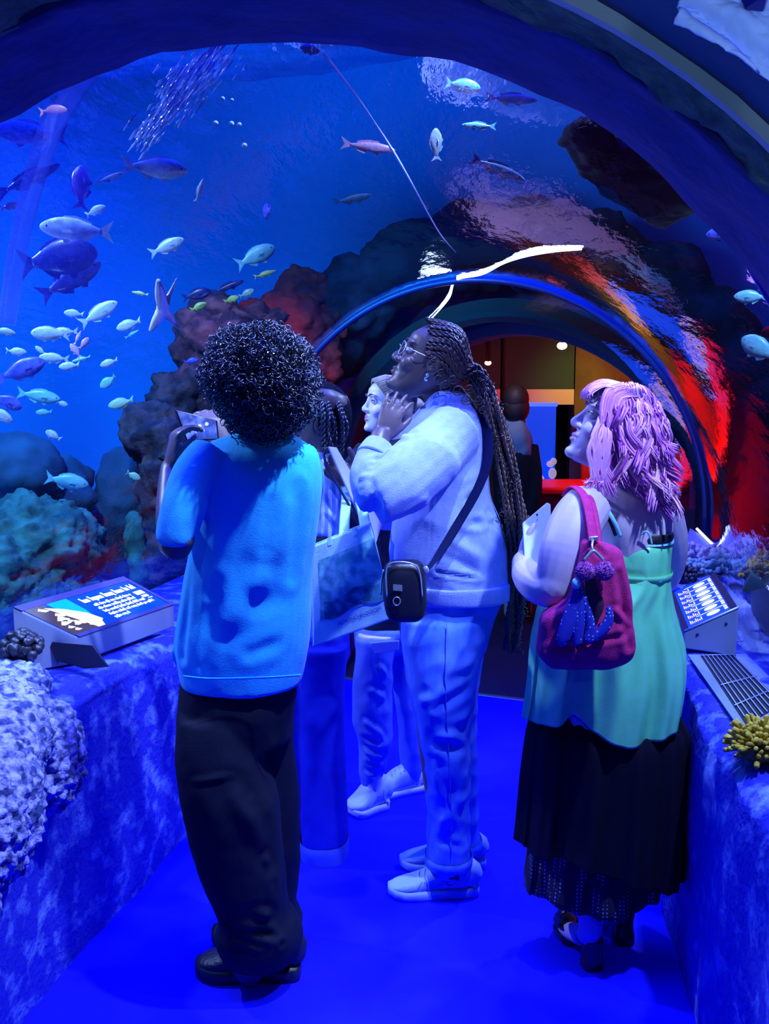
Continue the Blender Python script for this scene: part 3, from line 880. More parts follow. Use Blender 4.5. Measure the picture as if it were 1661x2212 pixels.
M_bark = mat('rough_bark', (0.035, 0.025, 0.02), 0.95, (0.08, 0.06, 0.05), 40, 0.4, 0.6, bump=1, bscale=80)
mb = MB(); mb.tube([P(1437, 1180, 5.0) * Vector((1, 1, 0)).to_2d().length if False else Vector((P(1437, 1100, 5.0).x, 5.0, 0)), Vector((P(1437, 1100, 5.0).x, 5.0, P(1437, 885, 5.0).z))], 0.034, 12)
tag(obj('rough_post', mb, M_bark), 'rough brown post just behind the pink haired woman', 'post')
mb = MB(); mb.slab([P(1405, 885, 6.0), P(1412, 882, 6.0), P(1442, 930, 6.0), P(1430, 942, 6.0), P(1420, 930, 6.0)], 0.02)
tag(obj('lit_panel', mb, emis('lit_panel', (0.35, 0.7, 1.0), 0.9), smooth=False), 'small glowing white panel peeking out behind the pink hair', 'lamp')

# glowing tube shaped like the streak of light reflected on the acrylic
M_streak_white = emis('streak_white', (0.55, 0.72, 1.0), 5.0)
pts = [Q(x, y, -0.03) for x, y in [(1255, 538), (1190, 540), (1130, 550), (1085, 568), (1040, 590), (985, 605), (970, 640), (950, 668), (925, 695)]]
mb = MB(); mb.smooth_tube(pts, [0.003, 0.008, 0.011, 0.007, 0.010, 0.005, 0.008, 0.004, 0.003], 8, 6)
tag(obj('glow_streak', mb, M_streak_white), 'bright white reflection streak, shaped as a glowing tube, above the braided woman', 'lamp')

# pale printed cloth hung in the near arch
M_cloth = mat('banner_cloth', (0.32, 0.40, 0.95), 0.7, (0.42, 0.48, 0.98), 6, 0.4, 0.6, bump=0.2, bscale=20)
bq = [P(1458, 48, 0.92), P(1478, -25, 0.92), P(1720, -25, 0.86), P(1720, 205, 0.86)]
def ban(u, v):
    a = bq[0] * (1 - v) + bq[1] * v; b = bq[3] * (1 - v) + bq[2] * v
    p = a * (1 - u) + b * u
    return p + Vector((0, -1, 0)) * (0.006 * math.sin(v * 9 + u * 5) + 0.004 * fbm((u * 6, v * 6, 2), 3))
mb = MB(); mb.grid(ban, 60, 40)
o = obj('banner', mb, [M_cloth]); m = o.modifiers.new('s', 'SOLIDIFY'); m.thickness = 0.003
tag(o, 'pale lavender cloth banner hanging in the near arch, top right', 'banner')
def bp_(u, v, l=0.008): return ban(u, v) + Vector((0, -l, 0))
mb = MB(); mb.slab([bp_(.52, .62), bp_(.70, .70), bp_(.74, .92), bp_(.5, .85)], 0.002); obj('dark_patch', mb, mat('banner_print', (0.0, 0.0, 0.22), 0.7), o, smooth=False)
spot('banner_lamp', (0.25, 0.35, 1.75), tuple(P(1580, 60, 0.9)), KEY, 3.0, 70, 0.6, 0.03)

# board shaped from lettering reflected in the acrylic, right of the near arch
fq = [P(1592, 545, 1.60), P(1640, 515, 1.60), P(1745, 690, 1.52), P(1700, 730, 1.52)]
mb = MB(); mb.slab(fq, 0.006)
t = tag(obj('sign_reflection', mb, mat('reflection_indigo', (0.006, 0.0, 0.30), 0.5), smooth=False), 'dark indigo board with slanting white letters, shaped from a reflection, at the right edge', 'sign')
cu = bpy.data.curves.new('letters', 'FONT'); cu.body = 'Dai'; cu.size = 0.085; cu.extrude = 0.001
fo = bpy.data.objects.new('letters_tmp', cu); COL.objects.link(fo)
dgx = bpy.context.evaluated_depsgraph_get(); me = bpy.data.meshes.new_from_object(fo.evaluated_get(dgx)); bpy.data.objects.remove(fo)
ux = (fq[3] - fq[0]).normalized(); nz = ux.cross(fq[1] - fq[0]).normalized()
if nz.y > 0: nz = -nz
uy = nz.cross(ux)
org = fq[0] + ux * 0.012 + uy * 0.008 + nz * 0.008
me.transform(Matrix(((ux.x, uy.x, nz.x, org.x), (ux.y, uy.y, nz.y, org.y), (ux.z, uy.z, nz.z, org.z), (0, 0, 0, 1))))
lo = bpy.data.objects.new('lettering', me); COL.objects.link(lo); lo.parent = t; me.materials.clear(); me.materials.append(mat('reflection_letter', (0.45, 0.5, 0.95), 0.5))
spot('letters_fill', (0.2, 0.9, 1.7), tuple(P(1640, 590, 1.58)), KEY, 1.8, 30, 0.6, 0.03)  # unseen spot on the reflected lettering

# joint strip of the acrylic at the far left
M_joint = mat('joint_strip', (0.30, 0.46, 0.95), 0.3, alpha=0.30)
for xs in ([(190, 150), (122, 250), (92, 330), (62, 430), (35, 560), (15, 700)],):
    mb = MB(); mb.smooth_tube([Q(x, y, -0.015) for x, y in xs], (0.020, 0.003), 8, 5)
    struct('trim_10', mb, M_joint)

# ================================================================ FISH
def fish_col(name, c, c2=None): return mat('fish_' + name, c, 0.35, c2, 9, 0.35, 0.7, spec=0.6)
F_COL = {
    'pale': fish_col('pale', (0.55, 0.72, 0.85), (0.40, 0.55, 0.75)), 'silver': fish_col('silver', (0.70, 0.80, 0.95), (0.3, 0.4, 0.8)),
    'dark': fish_col('dark', (0.006, 0.008, 0.10), (0.015, 0.02, 0.22)), 'yellow': fish_col('yellow', (0.75, 0.80, 0.10), (0.5, 0.75, 0.3)),
    'pink': fish_col('pink', (0.80, 0.45, 0.65), (0.6, 0.35, 0.7)), 'blue': fish_col('blue', (0.03, 0.06, 0.65), (0.12, 0.16, 0.85)),
    'teal': fish_col('teal', (0.12, 0.52, 0.62), (0.25, 0.65, 0.75)), 'violet': fish_col('violet', (0.20, 0.10, 0.60), (0.05, 0.05, 0.45)),
    'orange': fish_col('orange', (0.9, 0.5, 0.15), (0.9, 0.65, 0.4)), 'green': fish_col('green', (0.40, 0.70, 0.50), (0.55, 0.8, 0.55)),
}
M_eye = mat('fish_eye', (0.005, 0.005, 0.01), 0.1)
SHAPES = {'silver': (0.155, 0.40), 'deep': (0.24, 0.36), 'slim': (0.085, 0.55), 'mid': (0.19, 0.4)}

def fish_mesh(shape):
    hh, wr = SHAPES[shape]
    body = MB()
    xs = [0.5, 0.49, 0.46, 0.40, 0.30, 0.18, 0.05, -0.08, -0.20, -0.28, -0.34]
    hs = [0.05, 0.18, 0.38, 0.62, 0.88, 1.0, 0.98, 0.82, 0.55, 0.34, 0.24]
    pts = [Vector((x, 0, (0.10 * hh * math.sin((x + .34) * 2.4)))) for x in xs]
    body.smooth_tube(pts, [(hh * h * wr + .004, hh * h + .003) for h in hs], 14, 2, ref=(0, 1, 0))
    tail = MB()
    def fin(mb, poly, th=0.012):
        n = len(poly)
        vs = [Vector((x, th * .5, z)) for x, z in poly] + [Vector((x, -th * .5, z)) for x, z in poly]
        fs = [tuple(range(n)), tuple(range(2 * n - 1, n - 1, -1))] + [(i, i + n, (i + 1) % n + n, (i + 1) % n) for i in range(n)]
        mb.add(vs, fs)
    k = hh / 0.155 * 0.6 + 0.4
    fin(tail, [(-0.31, 0.035 * k), (-0.42, 0.10 * k), (-0.52, 0.17 * k), (-0.47, 0.06 * k), (-0.44, 0.0), (-0.47, -0.06 * k), (-0.52, -0.16 * k), (-0.42, -0.09 * k), (-0.31, -0.035 * k)])
    fins = MB()
    z = hh * 0.92
    fin(fins, [(0.24, z * .86), (0.16, z + .05), (0.02, z + .055), (-0.12, z * .80 + .05), (-0.22, z * .5 + .045), (-0.20, z * .46), (0.0, z * .9)])
    lower = MB()
    fin(lower, [(-0.02, -z * .88), (-0.06, -z * .95 - .05), (-0.18, -z * .55 - .05), (-0.24, -z * .35 - .02), (-0.18, -z * .42)])
    fin(lower, [(0.22, -z * .80), (0.16, -z - .055), (0.08, -z - .02), (0.12, -z * .9)])
    pec = [MB(), MB()]
    for i, s in enumerate((1, -1)):
        w = hh * wr
        vs = [Vector((0.22, s * w * .9, -0.02)), Vector((0.10, s * (w + .05), -0.01)), Vector((0.04, s * (w + .06), -0.06)), Vector((0.18, s * w * .95, -0.055))]
        pec[i].add(vs + [v + Vector((0, s * .006, 0)) for v in vs], [(0, 1, 2, 3), (7, 6, 5, 4), (0, 4, 5, 1), (1, 5, 6, 2), (2, 6, 7, 3), (3, 7, 4, 0)])
    eyes = [MB(), MB()]
    for i, s in enumerate((1, -1)):
        eyes[i].ell((0.40, s * hh * wr * 0.56, hh * 0.16), (0.022, 0.010, 0.022), nu=8, nv=6)
    return body, tail, fins, lower, pec, eyes

F_PROTO = {}
def fish_proto(shape, colr, whole):
    key = (shape, colr, whole)
    if key in F_PROTO: return F_PROTO[key]
    body, tail, fins, lower, pec, eyes = fish_mesh(shape)
    m = F_COL[colr]
    if whole:
        for q in (tail, fins, lower): body.add(q.v, q.f)
        me = mesh_from(body, 'fish'); me.polygons.foreach_set('use_smooth', [True] * len(me.polygons)); me.materials.append(m)
        F_PROTO[key] = [('fish', me)]
    else:
        r = []
        for nm, q, mm in [('fish', body, m), ('tail_fin', tail, m), ('dorsal_fin', fins, m), ('belly_fin', lower, m), ('side_fin', pec[0], m), ('side_fin', pec[1], m), ('eye', eyes[0], M_eye), ('eye', eyes[1], M_eye)]:
            me = mesh_from(q, nm); me.materials.append(mm)
            me.polygons.foreach_set('use_smooth', [nm in ('fish', 'eye')] * len(me.polygons))
            r.append((nm, me))
        F_PROTO[key] = r
    return F_PROTO[key]

def fish(label, px, py, ln, ang, shape, colr, off=0.5, yaw=0.0, roll=0.0, group='fish swimming around the tunnel'):
    """px,py photo position, ln length in photo pixels, ang heading in the picture plane (0 = right), yaw = turn towards or away"""
    p = Q(px, py, off)
    L = ln * pm(p.y, p.z)
    R = Vector((1, 0, 0)); F = ray(px, py).normalized(); R = (R - F * F.x).normalized(); U = R.cross(F)
    a, y = math.radians(ang), math.radians(yaw)
    n = (R * math.cos(a) + U * math.sin(a)) * math.cos(y) + F * math.sin(y)
    up0 = Vector((0, 0, 1)) if abs(ang) % 180 < 70 or abs(ang) % 180 > 110 or abs(yaw) > 50 else (F * -0.2 - R)
    sd = up0.cross(n).normalized(); up = n.cross(sd)
    if roll:
        q = Matrix.Rotation(math.radians(roll), 3, n); sd = q @ sd; up = q @ up
    L = L / max(0.35, math.cos(y)) if abs(yaw) < 60 else L * 1.9
    M = Matrix(((n.x, sd.x, up.x), (n.y, sd.y, up.y), (n.z, sd.z, up.z))).to_4x4()
    parts = fish_proto(shape, colr, ln < 58)
    o = bpy.data.objects.new('fish', parts[0][1]); COL.objects.link(o)
    o.matrix_world = Matrix.Translation(p) @ M @ Matrix.Scale(L, 4)
    for nm, me in parts[1:]:
        c = bpy.data.objects.new(nm, me); COL.objects.link(c); c.parent = o
    tag(o, label, 'fish', group)
    return o

FISH = [
 ('large silver fish with a bright arched back, topmost at the left edge', 66, 290, 150, 176, 'silver', 'silver', .35, 10),
 ('large dark fish tilted upwards just below the topmost silver fish at the left edge', 62, 388, 150, 24, 'slim', 'dark', .5, 0),
 ('violet fish hanging head up beside the pale joint strip', 176, 405, 92, 82, 'mid', 'violet', .5, 25),
 ('long silver fish facing right under the pale slanting streaks', 335, 364, 138, -6, 'silver', 'silver', .5, 0),
 ('small pale fish trailing behind the long silver fish', 238, 384, 62, 18, 'slim', 'silver', .5, 0),
 ('tiny thin pale fish swimming upright in open blue water', 431, 412, 52, 68, 'slim', 'pale', .6, 20),
 ('small pale fish just above the large silver fish with a raised tail', 207, 456, 46, 24, 'mid', 'pale', .5, 0),
 ('large silver fish facing left with a forked tail above the two dark fish', 165, 497, 150, 176, 'silver', 'silver', .4, 0),
 ('upper of two large dark blue fish swimming right', 128, 560, 165, 8, 'deep', 'dark', .45, 0),
 ('lower of two large dark blue fish, slimmer and tilted up', 153, 605, 148, 28, 'silver', 'dark', .45, 0),
 ('pale fish climbing right in the middle of the open blue water', 361, 533, 80, 22, 'silver', 'pale', .5, 0),
 ('teal fish climbing right above the red lit coral', 553, 554, 92, 24, 'mid', 'teal', .4, 0),
 ('round fish seen head on above the teal fish', 577, 457, 34, 200, 'deep', 'blue', .6, 75),
 ('thin yellow green fish under the teal fish', 573, 592, 50, 16, 'slim', 'yellow', .35, 0),
 ('dark banded fish above the top of the reef rock', 425, 637, 62, 14, 'mid', 'dark', .6, 0),
 ('second dark fish above the reef rock, right of the banded one', 492, 620, 74, 20, 'slim', 'dark', .7, 0),
 ('yellow fish skimming the reef rock under the dark banded fish', 429, 663, 38, 22, 'mid', 'yellow', .55, 0),
 ('left one of the pair of yellow green fish over the purple reef', 500, 647, 34, 18, 'mid', 'yellow', .5, 0),
 ('right one of the pair of yellow green fish over the purple reef', 533, 634, 36, 24, 'mid', 'green', .5, 0),
 ('tiny yellow white fish left of the starfish', 303, 634, 36, 170, 'slim', 'yellow', .45, 0),
 ('small pale fish at the tail of the big climbing pale fish', 160, 678, 42, 175, 'mid', 'pale', .5, 0),
 ('big pale fish climbing right with a yellowish tail', 214, 677, 92, 30, 'silver', 'pale', .5, 0),
 ('pale fish left of the starfish foot', 279, 702, 56, 200, 'mid', 'pale', .6, 0),
 ('pale fish climbing under the fish left of the starfish foot', 285, 722, 34, 30, 'slim', 'teal', .65, 0),
 ('pale fish facing left in the middle of the left shoal', 108, 722, 78, 178, 'mid', 'pale', .4, 0),
 ('pale fish close behind the middle fish of the left shoal', 138, 718, 60, 184, 'silver', 'silver', .5, 0),
 ('pale fish cut by the left edge beside the shoal', 10, 716, 44, -14, 'silver', 'pale', .4, 0),
 ('slim pinkish fish pointing up in the middle of the shoal', 168, 730, 34, 62, 'slim', 'pink', .5, 0),
 ('pink fish curled at the right of the shoal', 182, 742, 32, 48, 'mid', 'pink', .5, 20),
 ('pink fish pointing down at the left of the curled pink fish', 163, 758, 36, 125, 'mid', 'pink', .5, 0),
 ('pale fish at the lower left of the shoal', 35, 760, 42, -6, 'mid', 'pale', .5, 0),
 ('tiny pale fish between the lower left fish and the long one', 87, 757, 26, 140, 'mid', 'pale', .5, 0),
 ('long pale fish with its tail to the right, low in the shoal', 117, 774, 62, 176, 'silver', 'pale', .4, 0),
 ('thin teal fish right of the long pale fish', 176, 776, 42, 196, 'slim', 'teal', .5, 0),
 ('small pale fish just under the thin teal fish', 150, 791, 44, 188, 'mid', 'pale', .45, 0),
 ('pale fish on its own right of the shoal', 236, 784, 40, 200, 'mid', 'pale', .5, 0),
 ('pale fish swimming steeply, second of three left of the reef rock', 234, 825, 42, 220, 'deep', 'teal', .45, 0),
 ('pale green fish facing left, third of three left of the reef rock', 262, 871, 56, 196, 'mid', 'green', .4, 0),
 ('large blue fish facing right at the left edge', 46, 800, 106, 20, 'mid', 'blue', .35, 0),
 ('dim grey fish below the large blue fish', 84, 856, 88, -10, 'silver', 'teal', .8, 0),
 ('tiny grey fish at the nose of the dim grey fish', 134, 872, 24, -20, 'deep', 'pale', .7, 0),
 ('faint teal fish under the dim grey fish', 95, 891, 34, 184, 'mid', 'teal', .9, 0),
 ('blue fish with a raised yellow edged fin at the left edge', 16, 868, 62, -30, 'deep', 'blue', .25, 0),
 ('bright pale fish cut by the left edge under the yellow edged one', 4, 896, 52, -40, 'mid', 'silver', .25, 0),
 ('small glowing white blue fish over the dim boulder', 115, 941, 36, 150, 'deep', 'silver', .5, 0),
 ('teal grouper shaped fish facing right over the green rock', 145, 1041, 90, -12, 'mid', 'teal', .45, 0),
 ('small green fish nosing the foot of the reef rock', 288, 1028, 32, -30, 'deep', 'green', .45, 0),
 ('small vivid blue fish left of the curly hair', 413, 780, 32, 10, 'mid', 'blue', .35, 0),
 ('pale pink fish facing right beside the crown seam', 796, 318, 118, -8, 'slim', 'pink', .35, 0),
 ('translucent pale fish hanging nose up right of the crown seam', 943, 312, 66, 92, 'mid', 'pale', .4, 10),
 ('thin pale fish right of the upright fish', 1034, 272, 74, 178, 'slim', 'teal', .5, 0),
 ('slim glowing violet white fish under the dark ledge', 1104, 214, 112, -4, 'slim', 'silver', .12, 0),
 ('faint pale fish above the slim glowing fish', 1000, 186, 76, -10, 'mid', 'teal', .6, 0),
 ('pale fish with trailing fins over the reflected streaks', 1075, 366, 125, -22, 'slim', 'teal', .6, 0),
 ('thin teal fish low in the middle of the arch', 762, 430, 84, 10, 'slim', 'teal', .5, 0),
 ('small violet fish at the very top beside the seam', 665, 106, 52, -14, 'mid', 'violet', .2, 0),
 ('round cyan fish with a yellow stripe at the right edge', 1640, 755, 88, 150, 'deep', 'teal', .3, 20),
 ('dim teal fish above the pale ridge at the right edge', 1622, 642, 70, 180, 'mid', 'teal', .5, 0),
 ('pale blue fish beside the slanting reflected letters', 1563, 505, 72, 186, 'mid', 'blue', .45, 0),
 ('small orange and yellow fish shape for a warm reflection by the arch at the upper left', 115, 240, 58, 4, 'mid', 'orange', .12, 0),  # fish shape put in where a warm reflection lies
 ('small orange fish shape for a warm reflection against the pale joint strip', 22, 446, 40, 14, 'mid', 'orange', .15, 0),  # likewise stands in for a warm reflection
]
for f in FISH: fish(*f)

# starfish on the acrylic
M_star = mat('starfish', (0.80, 0.72, 0.82), 0.7, (0.9, 0.55, 0.5), 14, 0.55, 0.7)
c = Vector((350, 668)); mb = MB()
for (x, y), r in [((342, 606), .016), ((382, 600), .006), ((386, 708), .012), ((324, 716), .014), ((338, 690), .016)]:
    mb.smooth_tube([Q(352, 668, 0.0 + .02), Q((352 + x) / 2, (668 + y) / 2, 0.03), Q(x, y, 0.02)], [0.017, r * 1.15, r * .45], 10, 4)
mb.ell(Q(350, 666, .025), (0.019, 0.014, 0.022))
tag(obj('starfish', fuse(mb, 0.004, 2), M_star), 'pale starfish clinging to the acrylic left of the curly hair', 'starfish')

# bubbles
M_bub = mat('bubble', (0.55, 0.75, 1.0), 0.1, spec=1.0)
B0 = None
for px, py, r, lb in [(466, 266, 6, 'leftmost of the row of three air bubbles under the slanting streaks'), (500, 267, 6, 'middle one of the row of three air bubbles'), (517, 269, 5, 'rightmost of the row of three air bubbles'),
                  (528, 314, 6, 'lone air bubble below the row of three'), (442, 217, 5, 'air bubble at the right side of the streaks, left of its two neighbours'), (481, 213, 5, 'air bubble right of the streaks, middle of three'), (501, 216, 4, 'air bubble furthest right of the streaks'), (404, 240, 5, 'air bubble low on the right side of the streaks')]:
    p = Q(px, py, 0.3)
    if B0 is None:
        mb = MB(); mb.ell((0, 0, 0), 1.0, nu=12, nv=8); B0 = obj('bubble', mb, M_bub); o = B0
    else:
        o = B0.copy(); COL.objects.link(o)
    o.location = p; s = r * pm(p.y, p.z); o.scale = (s, s, s * .9)
    tag(o, lb, 'bubble', 'air bubbles beside the streaks')
mb = MB(); rnd = random.Random(11)  # fine bubbles laid out as a streak of reflected light
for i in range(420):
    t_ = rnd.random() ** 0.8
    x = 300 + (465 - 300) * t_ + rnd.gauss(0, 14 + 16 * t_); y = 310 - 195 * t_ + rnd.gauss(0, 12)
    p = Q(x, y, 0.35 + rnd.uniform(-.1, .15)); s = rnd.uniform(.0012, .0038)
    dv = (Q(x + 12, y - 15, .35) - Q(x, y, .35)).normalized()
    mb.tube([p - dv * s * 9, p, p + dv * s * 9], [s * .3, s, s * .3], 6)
tag(obj('pale_streaks', mb, M_bub), 'slanting streaks of reflected light, shaped from fine bubbles, at the top left', 'bubbles', kind='stuff')

# ================================================================ PEOPLE: tools
def rows_loft(mb, rows, d, n=28, sup=2.2, yaw=0.0, cap=True, m=0, rho=None, wave=None):
    """stack of horizontal ovals. rows: (photo y, photo x left, photo x right, half depth in m[, distance])"""
    ys = [Vector((r[0], r[1], r[2])) for r in rows]
    ex = [(r[3], (r[4] if len(r) > 4 else d)) for r in rows]
    p, e = spline(ys, ex, 3)
    cy, sy = math.cos(yaw), math.sin(yaw)
    vs, fs = [], []
    for q, (th, dd) in zip(p, e):
        a, b = P(q.y, q.x, dd), P(q.z, q.x, dd)
        c = (a + b) / 2; hw = (b - a).length / 2
        A = hw
        if yaw:
            B = th; A2 = (hw * hw - (B * sy) ** 2) / (cy * cy); A = math.sqrt(max(1e-5, A2))
        for k in range(n):
            t = 2 * PI * k / n
            x, y = math.cos(t), math.sin(t)
            x = math.copysign(abs(x) ** (2 / sup), x); y = math.copysign(abs(y) ** (2 / sup), y)
            x *= A; y *= th
            vs.append(c + Vector((x * cy - y * sy, x * sy + y * cy, 0)))
    for j in range(len(p) - 1):
        for k in range(n):
            fs.append((j * n + k, j * n + (k + 1) % n, (j + 1) * n + (k + 1) % n, (j + 1) * n + k))
    if cap:
        fs.append(tuple(range(n))); fs.append(tuple(range(len(vs) - 1, len(vs) - n - 1, -1)))
    mb.add(vs, fs, m)
    return mb

def limb(mb, pts, n=16, k=4, **kw):
    """pts: (px, py, d, radius)"""
    return mb.smooth_tube([P(a, b, c) for a, b, c, r in pts], [r for a, b, c, r in pts], n, k, **kw)

def folds(creases=(), amp=0.006, sc=(7, 7, 3), seed=0.0, amp2=0.002, sc2=22):
    cs = []
    for a, b, w, dp in creases:
        cs.append((Vector(a), Vector(b), w, dp))
    def f(p, n):
        q = Vector((p.x * sc[0] + seed, p.y * sc[1], p.z * sc[2]))
        r = 1 - abs(noise.noise(q)) * 2.4
        v = amp * (r - 0.4) + amp2 * noise.noise(p * sc2 + Vector((seed, 0, 0)))
        for a, b, w, dp in cs:
            ab = b - a; t = max(0, min(1, (p - a).dot(ab) / ab.length_squared))
            dd = (p - (a + ab * t)).length
            if dd < w * 3:
                v += dp * math.exp(-(dd / w) ** 2) * (1 - 0.5 * abs(t - .5))
                v -= 0.35 * dp * math.exp(-((dd - w * 1.6) / w) ** 2)
        return v
    return f

def cr(x0, y0, x1, y1, d, w=0.012, dp=-0.012):
    return (P(x0, y0, d), P(x1, y1, d), w, dp)

def head_matrix(C, yaw, pitch, s=1.0, roll=0.0):
    return Matrix.Translation(C) @ Matrix.Rotation(math.radians(yaw), 4, 'Z') @ Matrix.Rotation(math.radians(pitch), 4, 'X') @ Matrix.Rotation(math.radians(roll), 4, 'Y') @ Matrix.Scale(s, 4)

HEADROWS = [(-.118, .062, .010, .018), (-.108, .084, .0, .036), (-.09, .088, -.02, .046), (-.07, .086, -.05, .055), (-.045, .086, -.075, .063), (-.02, .086, -.088, .069),
            (.01, .084, -.097, .072), (.035, .090, -.102, .075), (.06, .088, -.102, .074), (.083, .072, -.090, .066), (.101, .048, -.068, .052), (.112, .02, -.04, .032), (.117, .0, -.02, .012)]
def head_parts(mb, M, ears=True):
    h = MB(); n = 28; vs, fs = [], []
    for z, yf, yb, hw in HEADROWS:
        for k in range(n):
            t = 2 * PI * k / n; x, y = math.cos(t), math.sin(t)
            e = 2.3
            x = math.copysign(abs(x) ** (2 / e), x); y = math.copysign(abs(y) ** (2 / e), y)
            # face narrower at the front
            yy = (yf + yb) / 2 + y * (yf - yb) / 2
            w = hw * (1 - 0.16 * max(0, y))
            vs.append(Vector((x * w, yy, z)))
    R = len(HEADROWS)
    for j in range(R - 1):
        for k in range(n):
            fs.append((j * n + k, j * n + (k + 1) % n, (j + 1) * n + (k + 1) % n, (j + 1) * n + k))
    fs.append(tuple(range(n - 1, -1, -1))); fs.append(tuple(range((R - 1) * n, R * n)))
    h.add(vs, fs)
    h.smooth_tube([(0, .082, .030), (0, .088, .012), (0, .096, -.008), (0, .1045, -.024), (0, .096, -.033)], [(.009, .008), (.008, .0075), (.0092, .009), (.0112, .0105), (.010, .008)], 10, 3)
    for s in (-1, 1):
        h.ell((s * .0125, .093, -.0295), (.0085, .011, .0085))
        h.ell((s * .030, .079, .032), (.021, .011, .007))
        h.ell((s * .040, .062, -.028), (.024, .022, .024))
        if ears:
            h.ell((s * .075, -.010, .002), (.009, .018, .031), Euler((math.radians(-10), 0, math.radians(s * 18))))
    h.ell((0, .087, -.0535), (.022, .0105, .0062)); h.ell((0, .0865, -.0665), (.019, .0115, .0072))
    h.ell((0, .078, -.100), (.022, .018, .016))
    h.tf(M); mb.add(h.v, h.f)

def socket(M):
    Mi = M.inverted(); s = M.to_scale().x
    def f(p, n):
        q = Mi @ p
        if q.y < .04 or abs(q.z) > .09: return 0.0
        v = 0.0
        for sx in (-1, 1):
            r = ((q.x - sx * .031) / .017) ** 2 + ((q.z - .011) / .012) ** 2
            v -= .0095 * math.exp(-r)
        r = (q.x / .02) ** 2 + ((q.z + .0600) / .0022) ** 2
        v -= .0035 * math.exp(-r)
        for sx in (-1, 1):
            r = ((q.x - sx * .0085) / .004) ** 2 + ((q.z + .037) / .004) ** 2 + ((q.y - .1) / .012) ** 2
            v -= .004 * math.exp(-r)
        return v * s
    return f

def paint(mb, M, rules):
    """rules: (centre, radii, material index) in head space"""
    Mi = M.inverted()
    for i, f in enumerate(mb.f):
        c = Mi @ (sum((Vector(mb.v[k]) for k in f), Vector()) / len(f))
        for ce, r, m in rules:
            if sum(((c[k] - ce[k]) / r[k]) ** 2 for k in range(3)) < 1: mb.mi[i] = m
LIPS = [((0, .092, -.0535), (.021, .016, .0062), 1), ((0, .092, -.0665), (.019, .016, .0075), 1)]

M_sclera = mat('eye_white', (0.75, 0.75, 0.8), 0.25)
M_iris = mat('iris', (0.02, 0.03, 0.06), 0.15)
def face_features(M, parent, skin, brow, lash=None, open_=1.0):
    for s in (-1, 1):
        mb = MB(); c = Vector((s * .031, .0725, .011)); r = .0122
        mb.ell(c, r, nu=20, nv=14)
        for i, f in enumerate(mb.f):
            q = sum((Vector(mb.v[k]) for k in f), Vector()) / len(f) - c
            if q.y > 0 and math.hypot(q.x, q.z - .001) < .0056: mb.mi[i] = 1
        mb.tf(M); obj('eye', mb, [M_sclera, M_iris], parent)
        mb = MB()
        def lid(lo, hi):
            def fn(u, v):
                az = math.radians(-78 + 156 * u); el = math.radians(lo + (hi - lo) * v) * (0.35 + 0.65 * math.cos(az)) if lo > 0 else math.radians(lo + (hi - lo) * v)
                R = r * 1.10
                return c + Vector((R * math.cos(el) * math.sin(az), R * math.cos(el) * math.cos(az), R * math.sin(el)))
            return fn
        mb.grid(lid(22 * open_, 85), 15, 8); mb.grid(lid(-85, -30 * open_), 15, 8)
        mb.tf(M); obj('eyelid', mb, skin, parent)
        if lash:
            mb = MB(); f0 = lid(22 * open_, 85)
            mb.tube([M @ (f0(u / 10, 0) + Vector((0, .001, 0))) for u in range(11)], .0011, 5); obj('eyelash', mb, lash, parent)
        mb = MB()
        mb.smooth_tube([M @ Vector((s * .014, .0925, .030)), M @ Vector((s * .030, .0905, .0385)), M @ Vector((s * .050, .073, .033))], [(.0030, .0022), (.0032, .0022), (.0014, .0012)], 8, 5)
        obj('eyebrow', mb, brow, parent)

def hand(mb, w, fwd, palm, thumb_side, curl=(0.35, 0.35, 0.3), s=1.0, spread=0.1, thumb=0.8, per=None, tcurl=0.3):
    """w wrist point; fwd towards the fingers; palm = direction the palm faces; thumb_side = direction of the thumb"""
    w = Vector(w); x = Vector(fwd).normalized(); z = Vector(palm); z = (z - x * z.dot(x)).normalized(); y = z.cross(x)
    if y.dot(Vector(thumb_side)) < 0: sg = -1
    else: sg = 1
    y = y * sg
    def W(a, b, c): return w + (x * a + y * b + z * c) * s
    mb.smooth_tube([W(-.02, 0, 0), W(.015, 0, 0), W(.05, .001, .0), W(.082, -.001, .001), W(.098, -.003, .002)], [(.019 * s, .026 * s), (.017 * s, .031 * s), (.0145 * s, .040 * s), (.012 * s, .041 * s), (.009 * s, .036 * s)], 14, 3, ref=z)
    tips = []
    for i, (by, L) in enumerate([(.030, .073), (.010, .082), (-.011, .076), (-.031, .060)]):
        cu = (per[i] if per else curl)
        a = 0.0; p = W(.088, by, .001); pts = [W(.07, by * .9, 0), p]; sp = (by / .03) * spread
        for seg, c in zip((.46, .30, .24), cu):
            a += c
            dv = x * math.cos(a) * math.cos(sp) + y * math.sin(sp) + z * math.sin(a)
            p = p + dv * (L * seg * s); pts.append(p)
        mb.smooth_tube(pts, [.0095 * s, .0098 * s, .0086 * s, .0076 * s, .0060 * s], 10, 3)
        tips.append(pts[-1])
    p = W(.022, .028, .006); pts = [W(.005, .015, .004), p]; a = thumb
    for seg, c in zip((.036, .030, .024), (0, tcurl, tcurl)):
        a -= c * .5
        dv = x * math.cos(a) + y * math.sin(a) * .85 + z * (0.25 + c * .7)
        p = p + dv.normalized() * seg * s; pts.append(p)
    mb.smooth_tube(pts, [.012 * s, .0135 * s, .0115 * s, .0100 * s, .0072 * s], 10, 3)
    return tips

